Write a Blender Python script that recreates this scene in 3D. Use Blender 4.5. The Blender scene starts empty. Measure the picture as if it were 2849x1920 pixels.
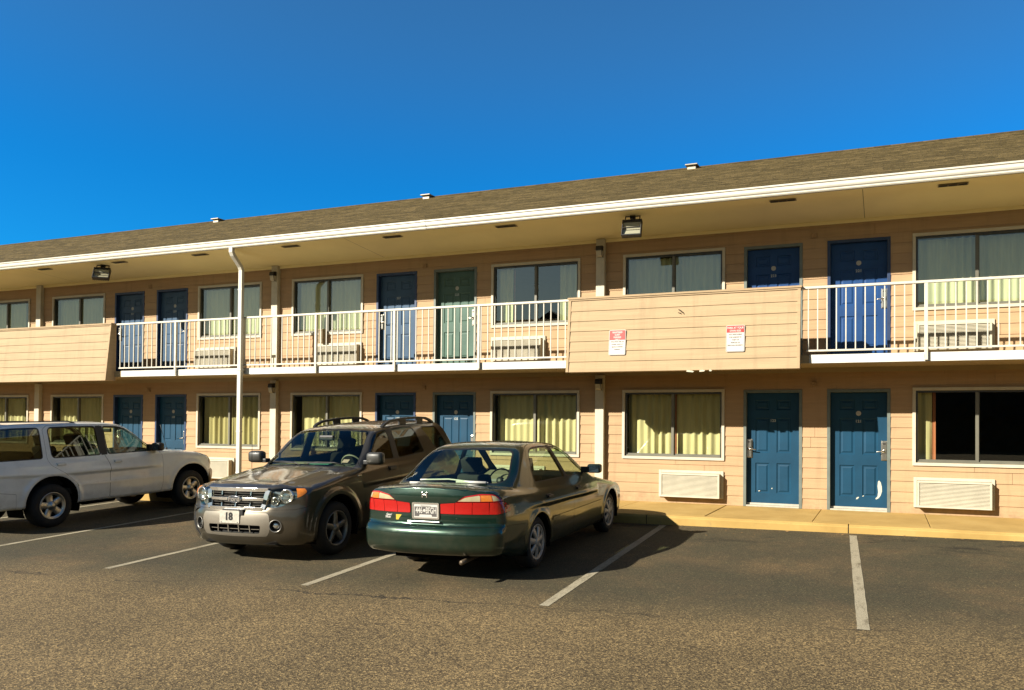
import bpy, bmesh, math, random
import numpy as np
from mathutils import Vector, Matrix
R = math.radians
random.seed(7)
scene = bpy.context.scene
C = scene.collection
PI = math.pi

# ---------------------------------------------------------------- materials
def new_mat(name):
    m = bpy.data.materials.new(name); m.use_nodes = True
    nt = m.node_tree; nt.nodes.clear()
    out = nt.nodes.new('ShaderNodeOutputMaterial')
    return m, nt, out
def bsdf(nt, color=(.5,.5,.5), rough=.6, metal=0., spec=.5, coat=0., coat_rough=.03):
    b = nt.nodes.new('ShaderNodeBsdfPrincipled')
    b.inputs['Base Color'].default_value = (*color, 1)
    b.inputs['Roughness'].default_value = rough
    b.inputs['Metallic'].default_value = metal
    b.inputs['Specular IOR Level'].default_value = spec
    b.inputs['Coat Weight'].default_value = coat
    b.inputs['Coat Roughness'].default_value = coat_rough
    return b
def N(nt, kind, **kw):
    n = nt.nodes.new(kind)
    for k, v in kw.items(): setattr(n, k, v)
    return n
def noise(nt, scale, detail=4, rough=.55, vec=None, dist=0.):
    n = nt.nodes.new('ShaderNodeTexNoise')
    n.inputs['Scale'].default_value = scale; n.inputs['Detail'].default_value = detail
    n.inputs['Roughness'].default_value = rough; n.inputs['Distortion'].default_value = dist
    if vec: nt.links.new(vec, n.inputs['Vector'])
    return n.outputs['Fac']
def ramp(nt, fac, stops):
    r = nt.nodes.new('ShaderNodeValToRGB')
    e = r.color_ramp.elements
    while len(e) < len(stops): e.new(.5)
    for el, (p, c) in zip(e, stops):
        el.position = p; el.color = (*c, 1) if len(c) == 3 else c
    nt.links.new(fac, r.inputs['Fac'])
    return r.outputs['Color']
def mixc(nt, fac, a, b, mode='MIX'):
    m = nt.nodes.new('ShaderNodeMix'); m.data_type = 'RGBA'; m.blend_type = mode
    for s, v in ((0, fac), (6, a), (7, b)):
        if hasattr(v, 'links') or hasattr(v, 'is_linked'): nt.links.new(v, m.inputs[s])
        elif s == 0: m.inputs[0].default_value = v
        else: m.inputs[s].default_value = (*v, 1)
    return m.outputs[2]
def objco(nt, scale=None, rot=None):
    t = nt.nodes.new('ShaderNodeTexCoord')
    v = t.outputs['Object']
    if scale or rot:
        mp = nt.nodes.new('ShaderNodeMapping')
        if scale: mp.inputs['Scale'].default_value = scale
        if rot: mp.inputs['Rotation'].default_value = rot
        nt.links.new(v, mp.inputs['Vector']); v = mp.outputs['Vector']
    return v
def bump(nt, h, strength=.3, dist=.01):
    b = nt.nodes.new('ShaderNodeBump')
    b.inputs['Strength'].default_value = strength; b.inputs['Distance'].default_value = dist
    nt.links.new(h, b.inputs['Height'])
    return b.outputs['Normal']
MATS = {}
def simple(name, color, rough=.6, metal=0., var=.12, scale=3., spec=.5, coat=0., bmp=0., bscale=80.):
    """painted surface with mild uneven wear"""
    if name in MATS: return MATS[name]
    m, nt, out = new_mat(name)
    b = bsdf(nt, color, rough, metal, spec, coat)
    v = objco(nt)
    if var:
        n1 = noise(nt, scale, 5, .6, v)
        d = tuple(max(0, c*(1-var)) for c in color); l = tuple(min(1, c*(1+var)) for c in color)
        nt.links.new(ramp(nt, n1, [(.3, d), (.7, l)]), b.inputs['Base Color'])
    if bmp:
        nt.links.new(bump(nt, noise(nt, bscale, 3, .6, v), bmp, .004), b.inputs['Normal'])
    nt.links.new(b.outputs[0], out.inputs[0])
    MATS[name] = m
    return m

def siding_mat(name, base, warm):
    m, nt, out = new_mat(name)
    b = bsdf(nt, base, .75, 0, .25)
    v = objco(nt, (.35, 1, 6)); v2 = objco(nt)
    grain = noise(nt, 3, 6, .65, v)
    blot = noise(nt, .9, 4, .6, v2)
    c = mixc(nt, ramp(nt, blot, [(.35,(0,0,0)),(.65,(1,1,1))]), base, warm)
    c = mixc(nt, ramp(nt, grain, [(.3,(.82,.82,.82)),(.62,(1.0,1.0,1.0))]), (0,0,0), c) if False else mixc(nt, .55, c, ramp(nt, grain, [(.3, tuple(x*.78 for x in base)), (.65, tuple(min(1,x*1.12) for x in base))]))
    strk = noise(nt, 2.2, 5, .7, objco(nt, (2.6,1,.22)))
    c = mixc(nt, ramp(nt, strk, [(.52,(0,0,0)),(.72,(.38,.38,.38))]), c, tuple(x*.62 for x in base))
    low_ = nt.nodes.new('ShaderNodeMapRange'); sz_ = nt.nodes.new('ShaderNodeSeparateXYZ'); nt.links.new(v2, sz_.inputs[0]); nt.links.new(sz_.outputs[2], low_.inputs['Value']); low_.inputs['From Min'].default_value = .34; low_.inputs['From Max'].default_value = .0
    c = mixc(nt, mixc(nt, 1, low_.outputs[0], ramp(nt, noise(nt, 4, 6, .75, v2), [(.42,(0,0,0)),(.7,(.8,.8,.8))]), 'MULTIPLY'), c, tuple(x*.5 for x in base))
    spk = noise(nt, 26, 3, .7, objco(nt, (1,1,1.6)))
    c = mixc(nt, ramp(nt, spk, [(.70,(0,0,0)),(.78,(.5,.5,.5))]), c, tuple(x*.55 for x in base))
    nt.links.new(c, b.inputs['Base Color'])
    nt.links.new(bump(nt, noise(nt, 9, 8, .75, v), .35, .006), b.inputs['Normal'])
    nt.links.new(b.outputs[0], out.inputs[0])
    return m

M_SID = siding_mat('siding_paint', (.63,.425,.235), (.64,.385,.22))
M_PAR = siding_mat('parapet_paint', (.59,.43,.25), (.60,.41,.24))
M_TRIM = simple('cream_trim', (.78,.70,.53), .6, var=.10, scale=5, bmp=.1)
M_SLAB = simple('white_slab_edge', (.92,.90,.83), .7, var=.10, scale=6, bmp=.2)
M_RAIL = simple('cream_rail_paint', (.84,.79,.66), .45, var=.12, scale=8)
M_GUT = simple('white_gutter', (.86,.82,.70), .4, var=.06, scale=2)
M_SOF = simple('soffit_paint', (.90,.76,.40), .7, var=.06, scale=.7)
M_CEIL = simple('walkway_ceiling_paint', (.56,.43,.24), .7, var=.1, scale=.8)
M_VENT = simple('vent_grille', (.34,.26,.14), .7, var=.2, scale=20)
M_BRONZE = simple('dark_bronze_frame', (.045,.040,.028), .4, var=.2, spec=.5)
M_SASH = simple('sash_grey', (.20,.19,.145), .45, var=.15)
M_STEEL = simple('brushed_lock_metal', (.62,.58,.50), .28, metal=1., var=.1, scale=30)
M_CHROME = simple('chrome', (.80,.79,.76), .08, metal=1., var=.03)
M_BLACK = simple('black_plastic', (.012,.012,.012), .45, var=.2)
M_DARK = simple('dark_void', (.006,.006,.006), .9, var=0)
M_WHITE = simple('white_enamel', (.80,.78,.72), .35, var=.04)
M_THRESH = simple('threshold_metal', (.62,.58,.48), .5, var=.15, scale=12)
M_JAMBG = simple('grey_green_jamb', (.19,.22,.19), .5, var=.15, scale=6)
M_JAMBB = simple('blue_jamb', (.016,.045,.13), .5, var=.15, scale=6)
M_AC = simple('ac_cream_enamel', (.74,.68,.52), .5, var=.10, scale=4)
M_ROOM = simple('room_wall', (.20,.16,.11), .9, var=.1)

def door_mat(name, col):
    m, nt, out = new_mat(name)
    b = bsdf(nt, col, .5, 0, .25)
    v = objco(nt)
    n1 = noise(nt, 2.2, 5, .6, v)
    c = ramp(nt, n1, [(.3, tuple(x*.82 for x in col)), (.7, tuple(x*1.15 for x in col))])
    scuff = noise(nt, 14, 6, .75, objco(nt, (1,1,.35)))
    c = mixc(nt, ramp(nt, scuff, [(.66,(0,0,0)),(.72,(.55,.55,.55))]), c, tuple(min(1, x*1.5+.012) for x in col))
    nt.links.new(c, b.inputs['Base Color'])
    nt.links.new(bump(nt, noise(nt, 60, 3, .6, v), .06, .003), b.inputs['Normal'])
    nt.links.new(b.outputs[0], out.inputs[0])
    return m
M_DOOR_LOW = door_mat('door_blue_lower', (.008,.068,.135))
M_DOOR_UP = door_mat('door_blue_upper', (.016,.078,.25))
M_DOOR_GLARE = door_mat('door_blue_glare', (.060,.125,.22))  # upper-left doors: similar blue with washed-out glare painted into it
M_DOOR_TEAL = door_mat('door_teal', (.10,.185,.145))

def curtain_mat(name, col):
    m, nt, out = new_mat(name)
    b = bsdf(nt, col, .85, 0, .2)
    v = objco(nt, (14,1,1.2))
    nt.links.new(ramp(nt, noise(nt, 2, 4, .6, v), [(.3, tuple(x*.8 for x in col)), (.7, col)]), b.inputs['Base Color'])
    tr = nt.nodes.new('ShaderNodeBsdfTranslucent'); tr.inputs[0].default_value = (*col, 1)
    mx = nt.nodes.new('ShaderNodeMixShader'); mx.inputs[0].default_value = .2
    nt.links.new(b.outputs[0], mx.inputs[1]); nt.links.new(tr.outputs[0], mx.inputs[2])
    nt.links.new(mx.outputs[0], out.inputs[0])
    return m
M_CURT = curtain_mat('curtain_ivory', (.88,.84,.64))
M_LACE = curtain_mat('curtain_lace', (.70,.64,.44))
M_PINK = curtain_mat('curtain_hem_pink', (.62,.25,.18))

def glass_mat(name, tint=(.75,.85,.75), refl=.14, rough=.005, grazing=1.0, smudge=0.):
    m, nt, out = new_mat(name)
    t = nt.nodes.new('ShaderNodeBsdfTransparent'); t.inputs[0].default_value = (*tint, 1)
    g = nt.nodes.new('ShaderNodeBsdfGlossy'); g.inputs['Roughness'].default_value = rough
    g.inputs[0].default_value = (.95,1,.97,1)
    lw = nt.nodes.new('ShaderNodeLayerWeight'); lw.inputs[0].default_value = .5
    pw = N(nt, 'ShaderNodeMath', operation='POWER'); nt.links.new(lw.outputs['Facing'], pw.inputs[0]); pw.inputs[1].default_value = 5
    mr = nt.nodes.new('ShaderNodeMapRange')
    mr.inputs['To Min'].default_value = refl; mr.inputs['To Max'].default_value = grazing
    nt.links.new(pw.outputs[0], mr.inputs['Value'])
    mx = nt.nodes.new('ShaderNodeMixShader')
    nt.links.new(mr.outputs[0], mx.inputs[0]); nt.links.new(t.outputs[0], mx.inputs[1]); nt.links.new(g.outputs[0], mx.inputs[2])
    nt.links.new(mx.outputs[0], out.inputs[0])
    return m
M_GLASS = glass_mat('window_glass_sky_veil', (.80,.86,.72), .16)  # upstairs copy: stronger reflection set in for the bright sky veil
M_GLASSL = glass_mat('window_glass_weak_reflect', (.80,.80,.62), .07)  # ground-floor copy of the same glass: weaker reflection keeps panes dark

# ---------------------------------------------------------------- mesh builder
class MB:
    def __init__(s): s.v = []; s.f = []; s.mi = []; s.sm = []
    def add(s, vs, fs, mi=0, smooth=False):
        o = len(s.v); s.v += [tuple(v) for v in vs]
        for f in fs: s.f.append(tuple(i+o for i in f)); s.mi.append(mi); s.sm.append(smooth)
        return s
    def box(s, x0,x1,y0,y1,z0,z1, mi=0):
        return s.add([(x0,y0,z0),(x1,y0,z0),(x1,y1,z0),(x0,y1,z0),(x0,y0,z1),(x1,y0,z1),(x1,y1,z1),(x0,y1,z1)],
              [(0,3,2,1),(4,5,6,7),(0,1,5,4),(1,2,6,5),(2,3,7,6),(3,0,4,7)], mi)
    def prism(s, pts, axis, a, b, mi=0, smooth=False):
        """pts: 2D polygon; axis 'x','y','z' extrude from a to b"""
        n = len(pts)
        def P(p, t):
            return {'x': (t,p[0],p[1]), 'y': (p[0],t,p[1]), 'z': (p[0],p[1],t)}[axis]
        vs = [P(p,a) for p in pts] + [P(p,b) for p in pts]
        s.add(vs, [tuple(range(n))[::-1], tuple(range(n,2*n))], mi)
        o = len(s.v)-2*n
        for i in range(n):
            j = (i+1)%n
            s.f.append((o+i,o+j,o+n+j,o+n+i)); s.mi.append(mi); s.sm.append(smooth)
        return s
    def tube(s, path, r, n=8, mi=0, caps=True, flat=None):
        path = [Vector(p) for p in path]; rings = []
        up = None
        for i, p in enumerate(path):
            d = (path[min(i+1,len(path)-1)] - path[max(i-1,0)]).normalized()
            if up is None:
                up = Vector((0,0,1)) if abs(d.z) < .9 else Vector((1,0,0))
            a = d.cross(up).normalized(); up = a.cross(d).normalized()
            rr = r[i] if isinstance(r,(list,tuple)) else r
            rings.append([p + (a*math.cos(2*PI*k/n)*rr + up*math.sin(2*PI*k/n)*rr*(flat or 1)) for k in range(n)])
        vs = [v for ring in rings for v in ring]
        fs = [(i*n+k, i*n+(k+1)%n, (i+1)*n+(k+1)%n, (i+1)*n+k) for i in range(len(path)-1) for k in range(n)]
        if caps: fs += [tuple(range(n))[::-1], tuple((len(path)-1)*n+k for k in range(n))]
        return s.add(vs, fs, mi, True)
    def rect_tube(s, path, w, h, mi=0, side=(1,0,0)):
        """rectangular section swept along path; w along `side`"""
        path = [Vector(p) for p in path]; sd = Vector(side); vs = []
        for i, p in enumerate(path):
            d0 = (path[i]-path[i-1]).normalized() if i else (path[1]-path[0]).normalized()
            d1 = (path[i+1]-path[i]).normalized() if i < len(path)-1 else d0
            d = (d0+d1).normalized(); nrm = sd.cross(d).normalized()
            k = 1/max(.4, d.dot(d1))
            for a, b in ((-1,-1),(1,-1),(1,1),(-1,1)): vs.append(p + sd*w/2*a + nrm*h/2*b*k)
        n = len(path)
        fs = [(i*4+k, i*4+(k+1)%4, (i+1)*4+(k+1)%4, (i+1)*4+k) for i in range(n-1) for k in range(4)]
        fs += [(3,2,1,0), tuple((n-1)*4+k for k in range(4))]
        return s.add(vs, fs, mi)
    def lathe(s, prof, n=32, axis='x', center=(0,0,0), mi=0, smooth=True, closed=False):
        """prof: (axial, radius) list"""
        vs = []
        for a, r in prof:
            for k in range(n):
                c, d = math.cos(2*PI*k/n)*r, math.sin(2*PI*k/n)*r
                p = {'x': (a,c,d), 'y': (c,a,d), 'z': (c,d,a)}[axis]
                vs.append((p[0]+center[0], p[1]+center[1], p[2]+center[2]))
        m = len(prof)
        fs = [(i*n+k, i*n+(k+1)%n, (i+1)*n+(k+1)%n, (i+1)*n+k) for i in range(m-1) for k in range(n)]
        return s.add(vs, fs, mi, smooth)
    def build(s, name, mats, parent=None, bevel=0., fix=True, smooth=None):
        me = bpy.data.meshes.new(name); me.from_pydata(s.v, [], s.f)
        if not isinstance(mats, (list,tuple)): mats = [mats]
        for m in mats: me.materials.append(m)
        me.polygons.foreach_set('material_index', s.mi)
        me.polygons.foreach_set('use_smooth', s.sm if smooth is None else [smooth]*len(s.f))
        if fix:
            bm = bmesh.new(); bm.from_mesh(me)
            bmesh.ops.recalc_face_normals(bm, faces=bm.faces)
            bm.to_mesh(me); bm.free()
        me.update()
        o = bpy.data.objects.new(name, me); C.objects.link(o)
        if parent: o.parent = parent
        if bevel:
            b = o.modifiers.new('bevel', 'BEVEL'); b.width = bevel; b.segments = 2; b.limit_method = 'ANGLE'; b.angle_limit = R(40)
        return o
def tag(o, label=None, cat=None, group=None, kind=None):
    if label: o['label'] = label
    if cat: o['category'] = cat
    if group: o['group'] = group
    if kind: o['kind'] = kind
    return o
def empty(name, loc=(0,0,0), rot=(0,0,0), parent=None):
    o = bpy.data.objects.new(name, None); C.objects.link(o)
    o.location = loc; o.rotation_euler = rot; o.empty_display_size = .2
    if parent: o.parent = parent
    return o
def text_mesh(name, txt, size, mat, parent, loc, rot, align='CENTER', extrude=.001, bold=0., sx=1., track=1.):
    cu = bpy.data.curves.new(name, 'FONT'); cu.body = txt; cu.size = size
    cu.align_x = align; cu.align_y = 'CENTER'; cu.extrude = extrude; cu.offset = bold
    cu.space_character = track; cu.resolution_u = 3
    t = bpy.data.objects.new('tmp', cu); C.objects.link(t)
    me = bpy.data.meshes.new_from_object(t.evaluated_get(bpy.context.evaluated_depsgraph_get()))
    bpy.data.objects.remove(t); bpy.data.curves.remove(cu)
    me.name = name; me.materials.clear(); me.materials.append(mat)
    if sx != 1.: me.transform(Matrix.Diagonal((sx,1,1,1)))
    o = bpy.data.objects.new(name, me); C.objects.link(o)
    if parent: o.parent = parent
    o.location = loc; o.rotation_euler = rot
    return o
def copy_tree(o, parent=None):
    c = o.copy(); C.objects.link(c)
    if parent: c.parent = parent
    for ch in list(o.children): copy_tree(ch, c)
    return c

# ---------------------------------------------------------------- camera
cam = bpy.data.cameras.new('camera'); co = bpy.data.objects.new('camera', cam); C.objects.link(co)
scene.camera = co
yaw, pitch, roll = .3734, .0159, .0074
f = Vector((-math.sin(yaw)*math.cos(pitch), math.cos(yaw)*math.cos(pitch), math.sin(pitch)))
r = Vector((math.cos(yaw), math.sin(yaw), 0)); u = r.cross(f)
r2 = r*math.cos(roll) + u*math.sin(roll); u2 = u*math.cos(roll) - r*math.sin(roll)
co.matrix_world = Matrix(((r2.x,u2.x,-f.x,5.0302),(r2.y,u2.y,-f.y,-14.1178),(r2.z,u2.z,-f.z,1.4601),(0,0,0,1)))
cam.lens = 27.7468; cam.sensor_width = 36; cam.sensor_fit = 'HORIZONTAL'
cam.shift_x = -.06292; cam.shift_y = .06311
cam.clip_start = .1; cam.clip_end = 2000

# ---------------------------------------------------------------- light
SUN = Vector((.835, 1, -.73)).normalized()
sl = bpy.data.lights.new('sun', 'SUN'); sl.energy = 5.0; sl.angle = R(.55); sl.color = (1, .93, .80)
so = bpy.data.objects.new('sun', sl); C.objects.link(so)
so.rotation_euler = SUN.to_track_quat('-Z', 'Y').to_euler()
so.location = (-15, -25, 20)
elev = math.asin(-SUN.z); az = math.atan2(-SUN.x, -SUN.y)    # clockwise from +Y
w = bpy.data.worlds.new('World'); scene.world = w; w.use_nodes = True
nt = w.node_tree; nt.nodes.clear()
wo = nt.nodes.new('ShaderNodeOutputWorld'); bg = nt.nodes.new('ShaderNodeBackground')
sky = nt.nodes.new('ShaderNodeTexSky'); sky.sky_type = 'NISHITA'; sky.sun_disc = False
sky.sun_elevation = elev; sky.sun_rotation = az; sky.air_density = 1.0; sky.dust_density = .25; sky.ozone_density = 3.0
bg.inputs[1].default_value = .054
# sky tinted by direction: blue ahead, warmed behind to take blue from the shade
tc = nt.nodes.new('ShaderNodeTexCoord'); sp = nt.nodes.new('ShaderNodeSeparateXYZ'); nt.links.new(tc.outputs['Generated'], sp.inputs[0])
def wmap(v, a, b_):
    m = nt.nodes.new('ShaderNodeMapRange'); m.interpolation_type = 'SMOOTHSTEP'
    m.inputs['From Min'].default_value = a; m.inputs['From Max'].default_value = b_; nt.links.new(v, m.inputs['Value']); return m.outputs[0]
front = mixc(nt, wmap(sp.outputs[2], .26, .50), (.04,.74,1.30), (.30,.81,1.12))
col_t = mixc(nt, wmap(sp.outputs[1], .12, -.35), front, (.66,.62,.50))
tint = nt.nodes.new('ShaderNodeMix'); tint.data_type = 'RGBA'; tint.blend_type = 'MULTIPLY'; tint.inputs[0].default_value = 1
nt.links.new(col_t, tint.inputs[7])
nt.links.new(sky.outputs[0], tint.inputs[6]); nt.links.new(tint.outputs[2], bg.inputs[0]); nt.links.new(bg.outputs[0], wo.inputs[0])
vs = scene.view_settings; vs.view_transform = 'Standard'; vs.look = 'None'; vs.gamma = 1; vs.exposure = 1.24
scene.cycles.max_bounces = 8; scene.cycles.diffuse_bounces = 2; scene.cycles.transparent_max_bounces = 16; scene.cycles.caustics_reflective = False
scene.cycles.caustics_refractive = False
# ================================================================ ground and setting
G0, GX, GY = -.166, .0088, .0279
def gz(x, y): return G0 + GX*x + GY*(y+2)
def asphalt_mat():
    m, nt, out = new_mat('asphalt')
    b = bsdf(nt, (.08,.06,.03), .85, 0, .3)
    v = objco(nt)
    sep = nt.nodes.new('ShaderNodeSeparateXYZ'); nt.links.new(v, sep.inputs[0])
    # old coarse lane surface (south) against the darker resurfaced parking bays (north)
    edge = N(nt,'ShaderNodeMath', operation='MULTIPLY_ADD'); nt.links.new(sep.outputs[0], edge.inputs[0])
    edge.inputs[1].default_value = -.08; nt.links.new(sep.outputs[1], edge.inputs[2])       # y - .08x
    wob = N(nt,'ShaderNodeMath', operation='MULTIPLY_ADD'); nt.links.new(noise(nt, 1.3, 5, .65, v), wob.inputs[0]); wob.inputs[1].default_value = 1.1
    nt.links.new(edge.outputs[0], wob.inputs[2])
    mr = nt.nodes.new('ShaderNodeMapRange'); nt.links.new(wob.outputs[0], mr.inputs['Value'])
    mr.inputs['From Min'].default_value = -7.9+.55; mr.inputs['From Max'].default_value = -6.6+.55
    zone = mr.outputs[0]
    big = noise(nt, .55, 4, .6, v); mid = noise(nt, 2.4, 5, .65, v)
    bays = ramp(nt, big, [(.30,(.060,.056,.032)), (.50,(.092,.074,.040)), (.66,(.165,.115,.056))])
    bays = mixc(nt, ramp(nt, mid, [(.42,(0,0,0)),(.62,(.6,.6,.6))]), bays, (.085,.076,.040))
    lane = ramp(nt, big, [(.3,(.165,.122,.058)), (.7,(.25,.182,.088))])
    col = mixc(nt, zone, lane, bays)
    # dark drips where engines stand, near the kerb
    st = nt.nodes.new('ShaderNodeMapRange'); nt.links.new(sep.outputs[1], st.inputs['Value'])
    st.inputs['From Min'].default_value = -3.6; st.inputs['From Max'].default_value = -2.7
    drip = mixc(nt, 1, ramp(nt, noise(nt, 1.1, 4, .7, objco(nt,(1,1.9,1))), [(.53,(0,0,0)),(.62,(.85,.85,.85))]), st.outputs[0], 'MULTIPLY')
    col = mixc(nt, drip, col, (.020,.017,.010))
    # aggregate: pale and dark stones
    ag = N(nt,'ShaderNodeTexVoronoi'); ag.inputs['Scale'].default_value = 96; nt.links.new(v, ag.inputs['Vector'])
    agc = nt.nodes.new('ShaderNodeSeparateColor'); nt.links.new(ag.outputs['Color'], agc.inputs[0])
    stone = ramp(nt, agc.outputs[0], [(0.,(.25,.22,.2)), (.35,(.62,.60,.58)), (.72,(1.15,1.13,1.1)), (.88,(1.9,1.8,1.65)), (1.,(2.6,2.5,2.3))])
    stone_b = ramp(nt, agc.outputs[0], [(0.,(.55,.55,.55)), (.6,(.95,.95,.95)), (.93,(1.3,1.25,1.2)), (1.,(2.6,2.5,2.2))])
    col = mixc(nt, 1, col, mixc(nt, zone, stone, stone_b), 'MULTIPLY')
    fine = noise(nt, 210, 3, .8, v)
    col = mixc(nt, .8, col, ramp(nt, fine, [(.3,(.45,.45,.45)),(.7,(1.6,1.6,1.6))]), 'MULTIPLY')
    # cracks along the seam between both surfaces
    wav = N(nt,'ShaderNodeMath', operation='MULTIPLY_ADD'); nt.links.new(noise(nt, 2.2, 7, .75, v), wav.inputs[0]); wav.inputs[1].default_value = .55
    nt.links.new(edge.outputs[0], wav.inputs[2])
    ab = N(nt,'ShaderNodeMath', operation='ADD'); nt.links.new(wav.outputs[0], ab.inputs[0]); ab.inputs[1].default_value = 7.42-.275
    ab2 = N(nt,'ShaderNodeMath', operation='ABSOLUTE'); nt.links.new(ab.outputs[0], ab2.inputs[0])
    cr = ramp(nt, ab2.outputs[0], [(.0,(1,1,1)), (.012,(.8,.8,.8)), (.022,(0,0,0))])
    crm = mixc(nt, 1, cr, ramp(nt, noise(nt, .8, 3, .6, v), [(.42,(0,0,0)),(.55,(.9,.9,.9))]), 'MULTIPLY')
    col = mixc(nt, crm, col, (.016,.013,.008))
    cv = N(nt,'ShaderNodeTexVoronoi', feature='DISTANCE_TO_EDGE'); cv.inputs['Scale'].default_value = .33
    wv = nt.nodes.new('ShaderNodeVectorMath'); wv.operation = 'ADD'; nt.links.new(v, wv.inputs[0])
    nn = nt.nodes.new('ShaderNodeTexNoise'); nn.inputs['Scale'].default_value = 1.7; nn.inputs['Detail'].default_value = 6; nt.links.new(v, nn.inputs['Vector'])
    nt.links.new(nn.outputs['Color'], wv.inputs[1]); nt.links.new(wv.outputs[0], cv.inputs['Vector'])
    c2 = ramp(nt, cv.outputs[0], [(.0,(1,1,1)),(.0035,(0,0,0))])
    c2m = mixc(nt, 1, c2, ramp(nt, noise(nt, .5, 3, .6, v), [(.5,(0,0,0)),(.6,(.65,.65,.65))]), 'MULTIPLY')
    col = mixc(nt, c2m, col, (.02,.016,.01))
    nt.links.new(col, b.inputs['Base Color'])
    hh = mixc(nt, .5, ag.outputs['Distance'], fine)
    nt.links.new(bump(nt, hh, .55, .012), b.inputs['Normal'])
    nt.links.new(b.outputs[0], out.inputs[0])
    return m
M_ASPH = asphalt_mat()
g = MB()
def gp(x, y, dz=0): return (x, y, gz(x,y)+dz)
# one sheet to the horizon; the lot's gentle cross fall flattens out far away
xs = [-600,-120,-45,-20,0,12,40,120,600]; ys = [-600,-150,-60,-30,-14,-8,-1.9,0,30,80,600]
def gflat(x, y): return gz(max(-20,min(12,x)), max(-16,min(-1.9,y)))
g.add([(x,y,gflat(x,y)) for y in ys for x in xs], [(j*9+i, j*9+i+1, (j+1)*9+i+1, (j+1)*9+i) for j in range(len(ys)-1) for i in range(8)])
tag(g.build('ground', M_ASPH), kind='structure')

def conc_mat():
    m, nt, out = new_mat('sidewalk_concrete')
    b = bsdf(nt, (.6,.42,.18), .85, 0, .25)
    v = objco(nt)
    n1 = noise(nt, 1.4, 6, .65, v)
    c = ramp(nt, n1, [(.3,(.50,.32,.095)), (.55,(.62,.405,.128)), (.75,(.70,.48,.17))])
    c = mixc(nt, ramp(nt, noise(nt, 30, 4, .7, v), [(.62,(0,0,0)),(.75,(.5,.5,.5))]), c, (.34,.23,.09))
    c = mixc(nt, ramp(nt, noise(nt, 5, 6, .7, objco(nt,(1,2.2,1))), [(.60,(0,0,0)),(.72,(.6,.6,.6))]), c, (.36,.26,.11))
    nt.links.new(c, b.inputs['Base Color'])
    nt.links.new(bump(nt, noise(nt, 45, 5, .7, v), .4, .006), b.inputs['Normal'])
    nt.links.new(b.outputs[0], out.inputs[0])
    return m
M_CONC = conc_mat()
M_JOINT = simple('joint_dirt', (.05,.04,.02), .95, var=.3, scale=20)
# kerb and sidewalk with real joints: one slab per bay
YK = -1.95
def slab_row(name, y0, y1, joints, z=0.):
    mb = MB()
    for a, b_ in zip(joints[:-1], joints[1:]):
        dz = random.uniform(-.003,.003); q = .006
        mb.box(a+q, b_-q, y0, y1, -.5, z+dz)
    return mb
jx = [-40]+[-.9+ i*1.6 - 24*1.6/1.6*1.0 for i in range(0)]
joints = [-60.,-30.] + [.77+1.62*k for k in range(-18, 12)] + [30., 60.]
sw = slab_row('sidewalk', YK+.14, 0.02, joints)
tag(sw.build('sidewalk', M_CONC, bevel=.006), kind='structure')
kj = [-60.,-30.] + [4.53+3.05*k for k in range(-9, 6)] + [30., 60.]
kb = MB()
for a, b_ in zip(kj[:-1], kj[1:]):
    q = .007
    kb.prism([(YK-.035,-.5),(YK-.02,-.04),(YK-.005,-.012),(YK+.02,0.),(YK+.134,.001),(YK+.134,-.5)], 'x', a+q, b_-q)
tag(kb.build('kerb', M_CONC, bevel=.004), kind='structure')
jm = MB(); jm.box(-60,60,YK-.01,.0,-.45,-.02)
tag(jm.build('sidewalk_base', M_JOINT), kind='structure')

def paint_mat():
    m, nt, out = new_mat('worn_line_paint')
    b = bsdf(nt, (.6,.55,.42), .8, 0, .25)
    v = objco(nt)
    wear = noise(nt, 9, 8, .8, objco(nt,(1,.35,1)))
    wear2 = noise(nt, 90, 3, .8, v)
    c = mixc(nt, ramp(nt, wear, [(.50,(0,0,0)),(.68,(.85,.85,.85))]), (.50,.44,.31), (.13,.10,.055))
    c = mixc(nt, ramp(nt, wear2, [(.52,(0,0,0)),(.64,(.7,.7,.7))]), c, (.10,.08,.04))
    nt.links.new(c, b.inputs['Base Color'])
    nt.links.new(bump(nt, wear2, .5, .008), b.inputs['Normal'])
    nt.links.new(b.outputs[0], out.inputs[0])
    return m
M_PAINT = paint_mat()
lines = [((4.60,-2.16),(4.86,-7.05)), ((1.78,-2.05),(2.00,-7.20)), ((-1.13,-2.10),(-.79,-7.25)), ((-4.03,-2.1),(-3.70,-7.30)), ((-6.95,-2.1),(-6.62,-7.3)), ((-9.8,-2.1),(-9.5,-7.3)), ((-12.6,-2.1),(-12.3,-7.3)), ((7.45,-2.1),(7.6,-7.1))]
LINES = lines
for (a, b_) in lines:
    mb = MB(); n = 24; vs_, fs_ = [], []
    for i in range(n+1):
        t = i/n; x = a[0]+(b_[0]-a[0])*t; y = a[1]+(b_[1]-a[1])*t; hw = .052+random.uniform(-.003,.003)
        for s_ in (-1,1): vs_.append(gp(x+s_*hw, y, .004))
    mb.add(vs_, [(2*i,2*i+1,2*i+3,2*i+2) for i in range(n)])
    tag(mb.build('parking_line', M_PAINT), kind='structure')

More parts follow.
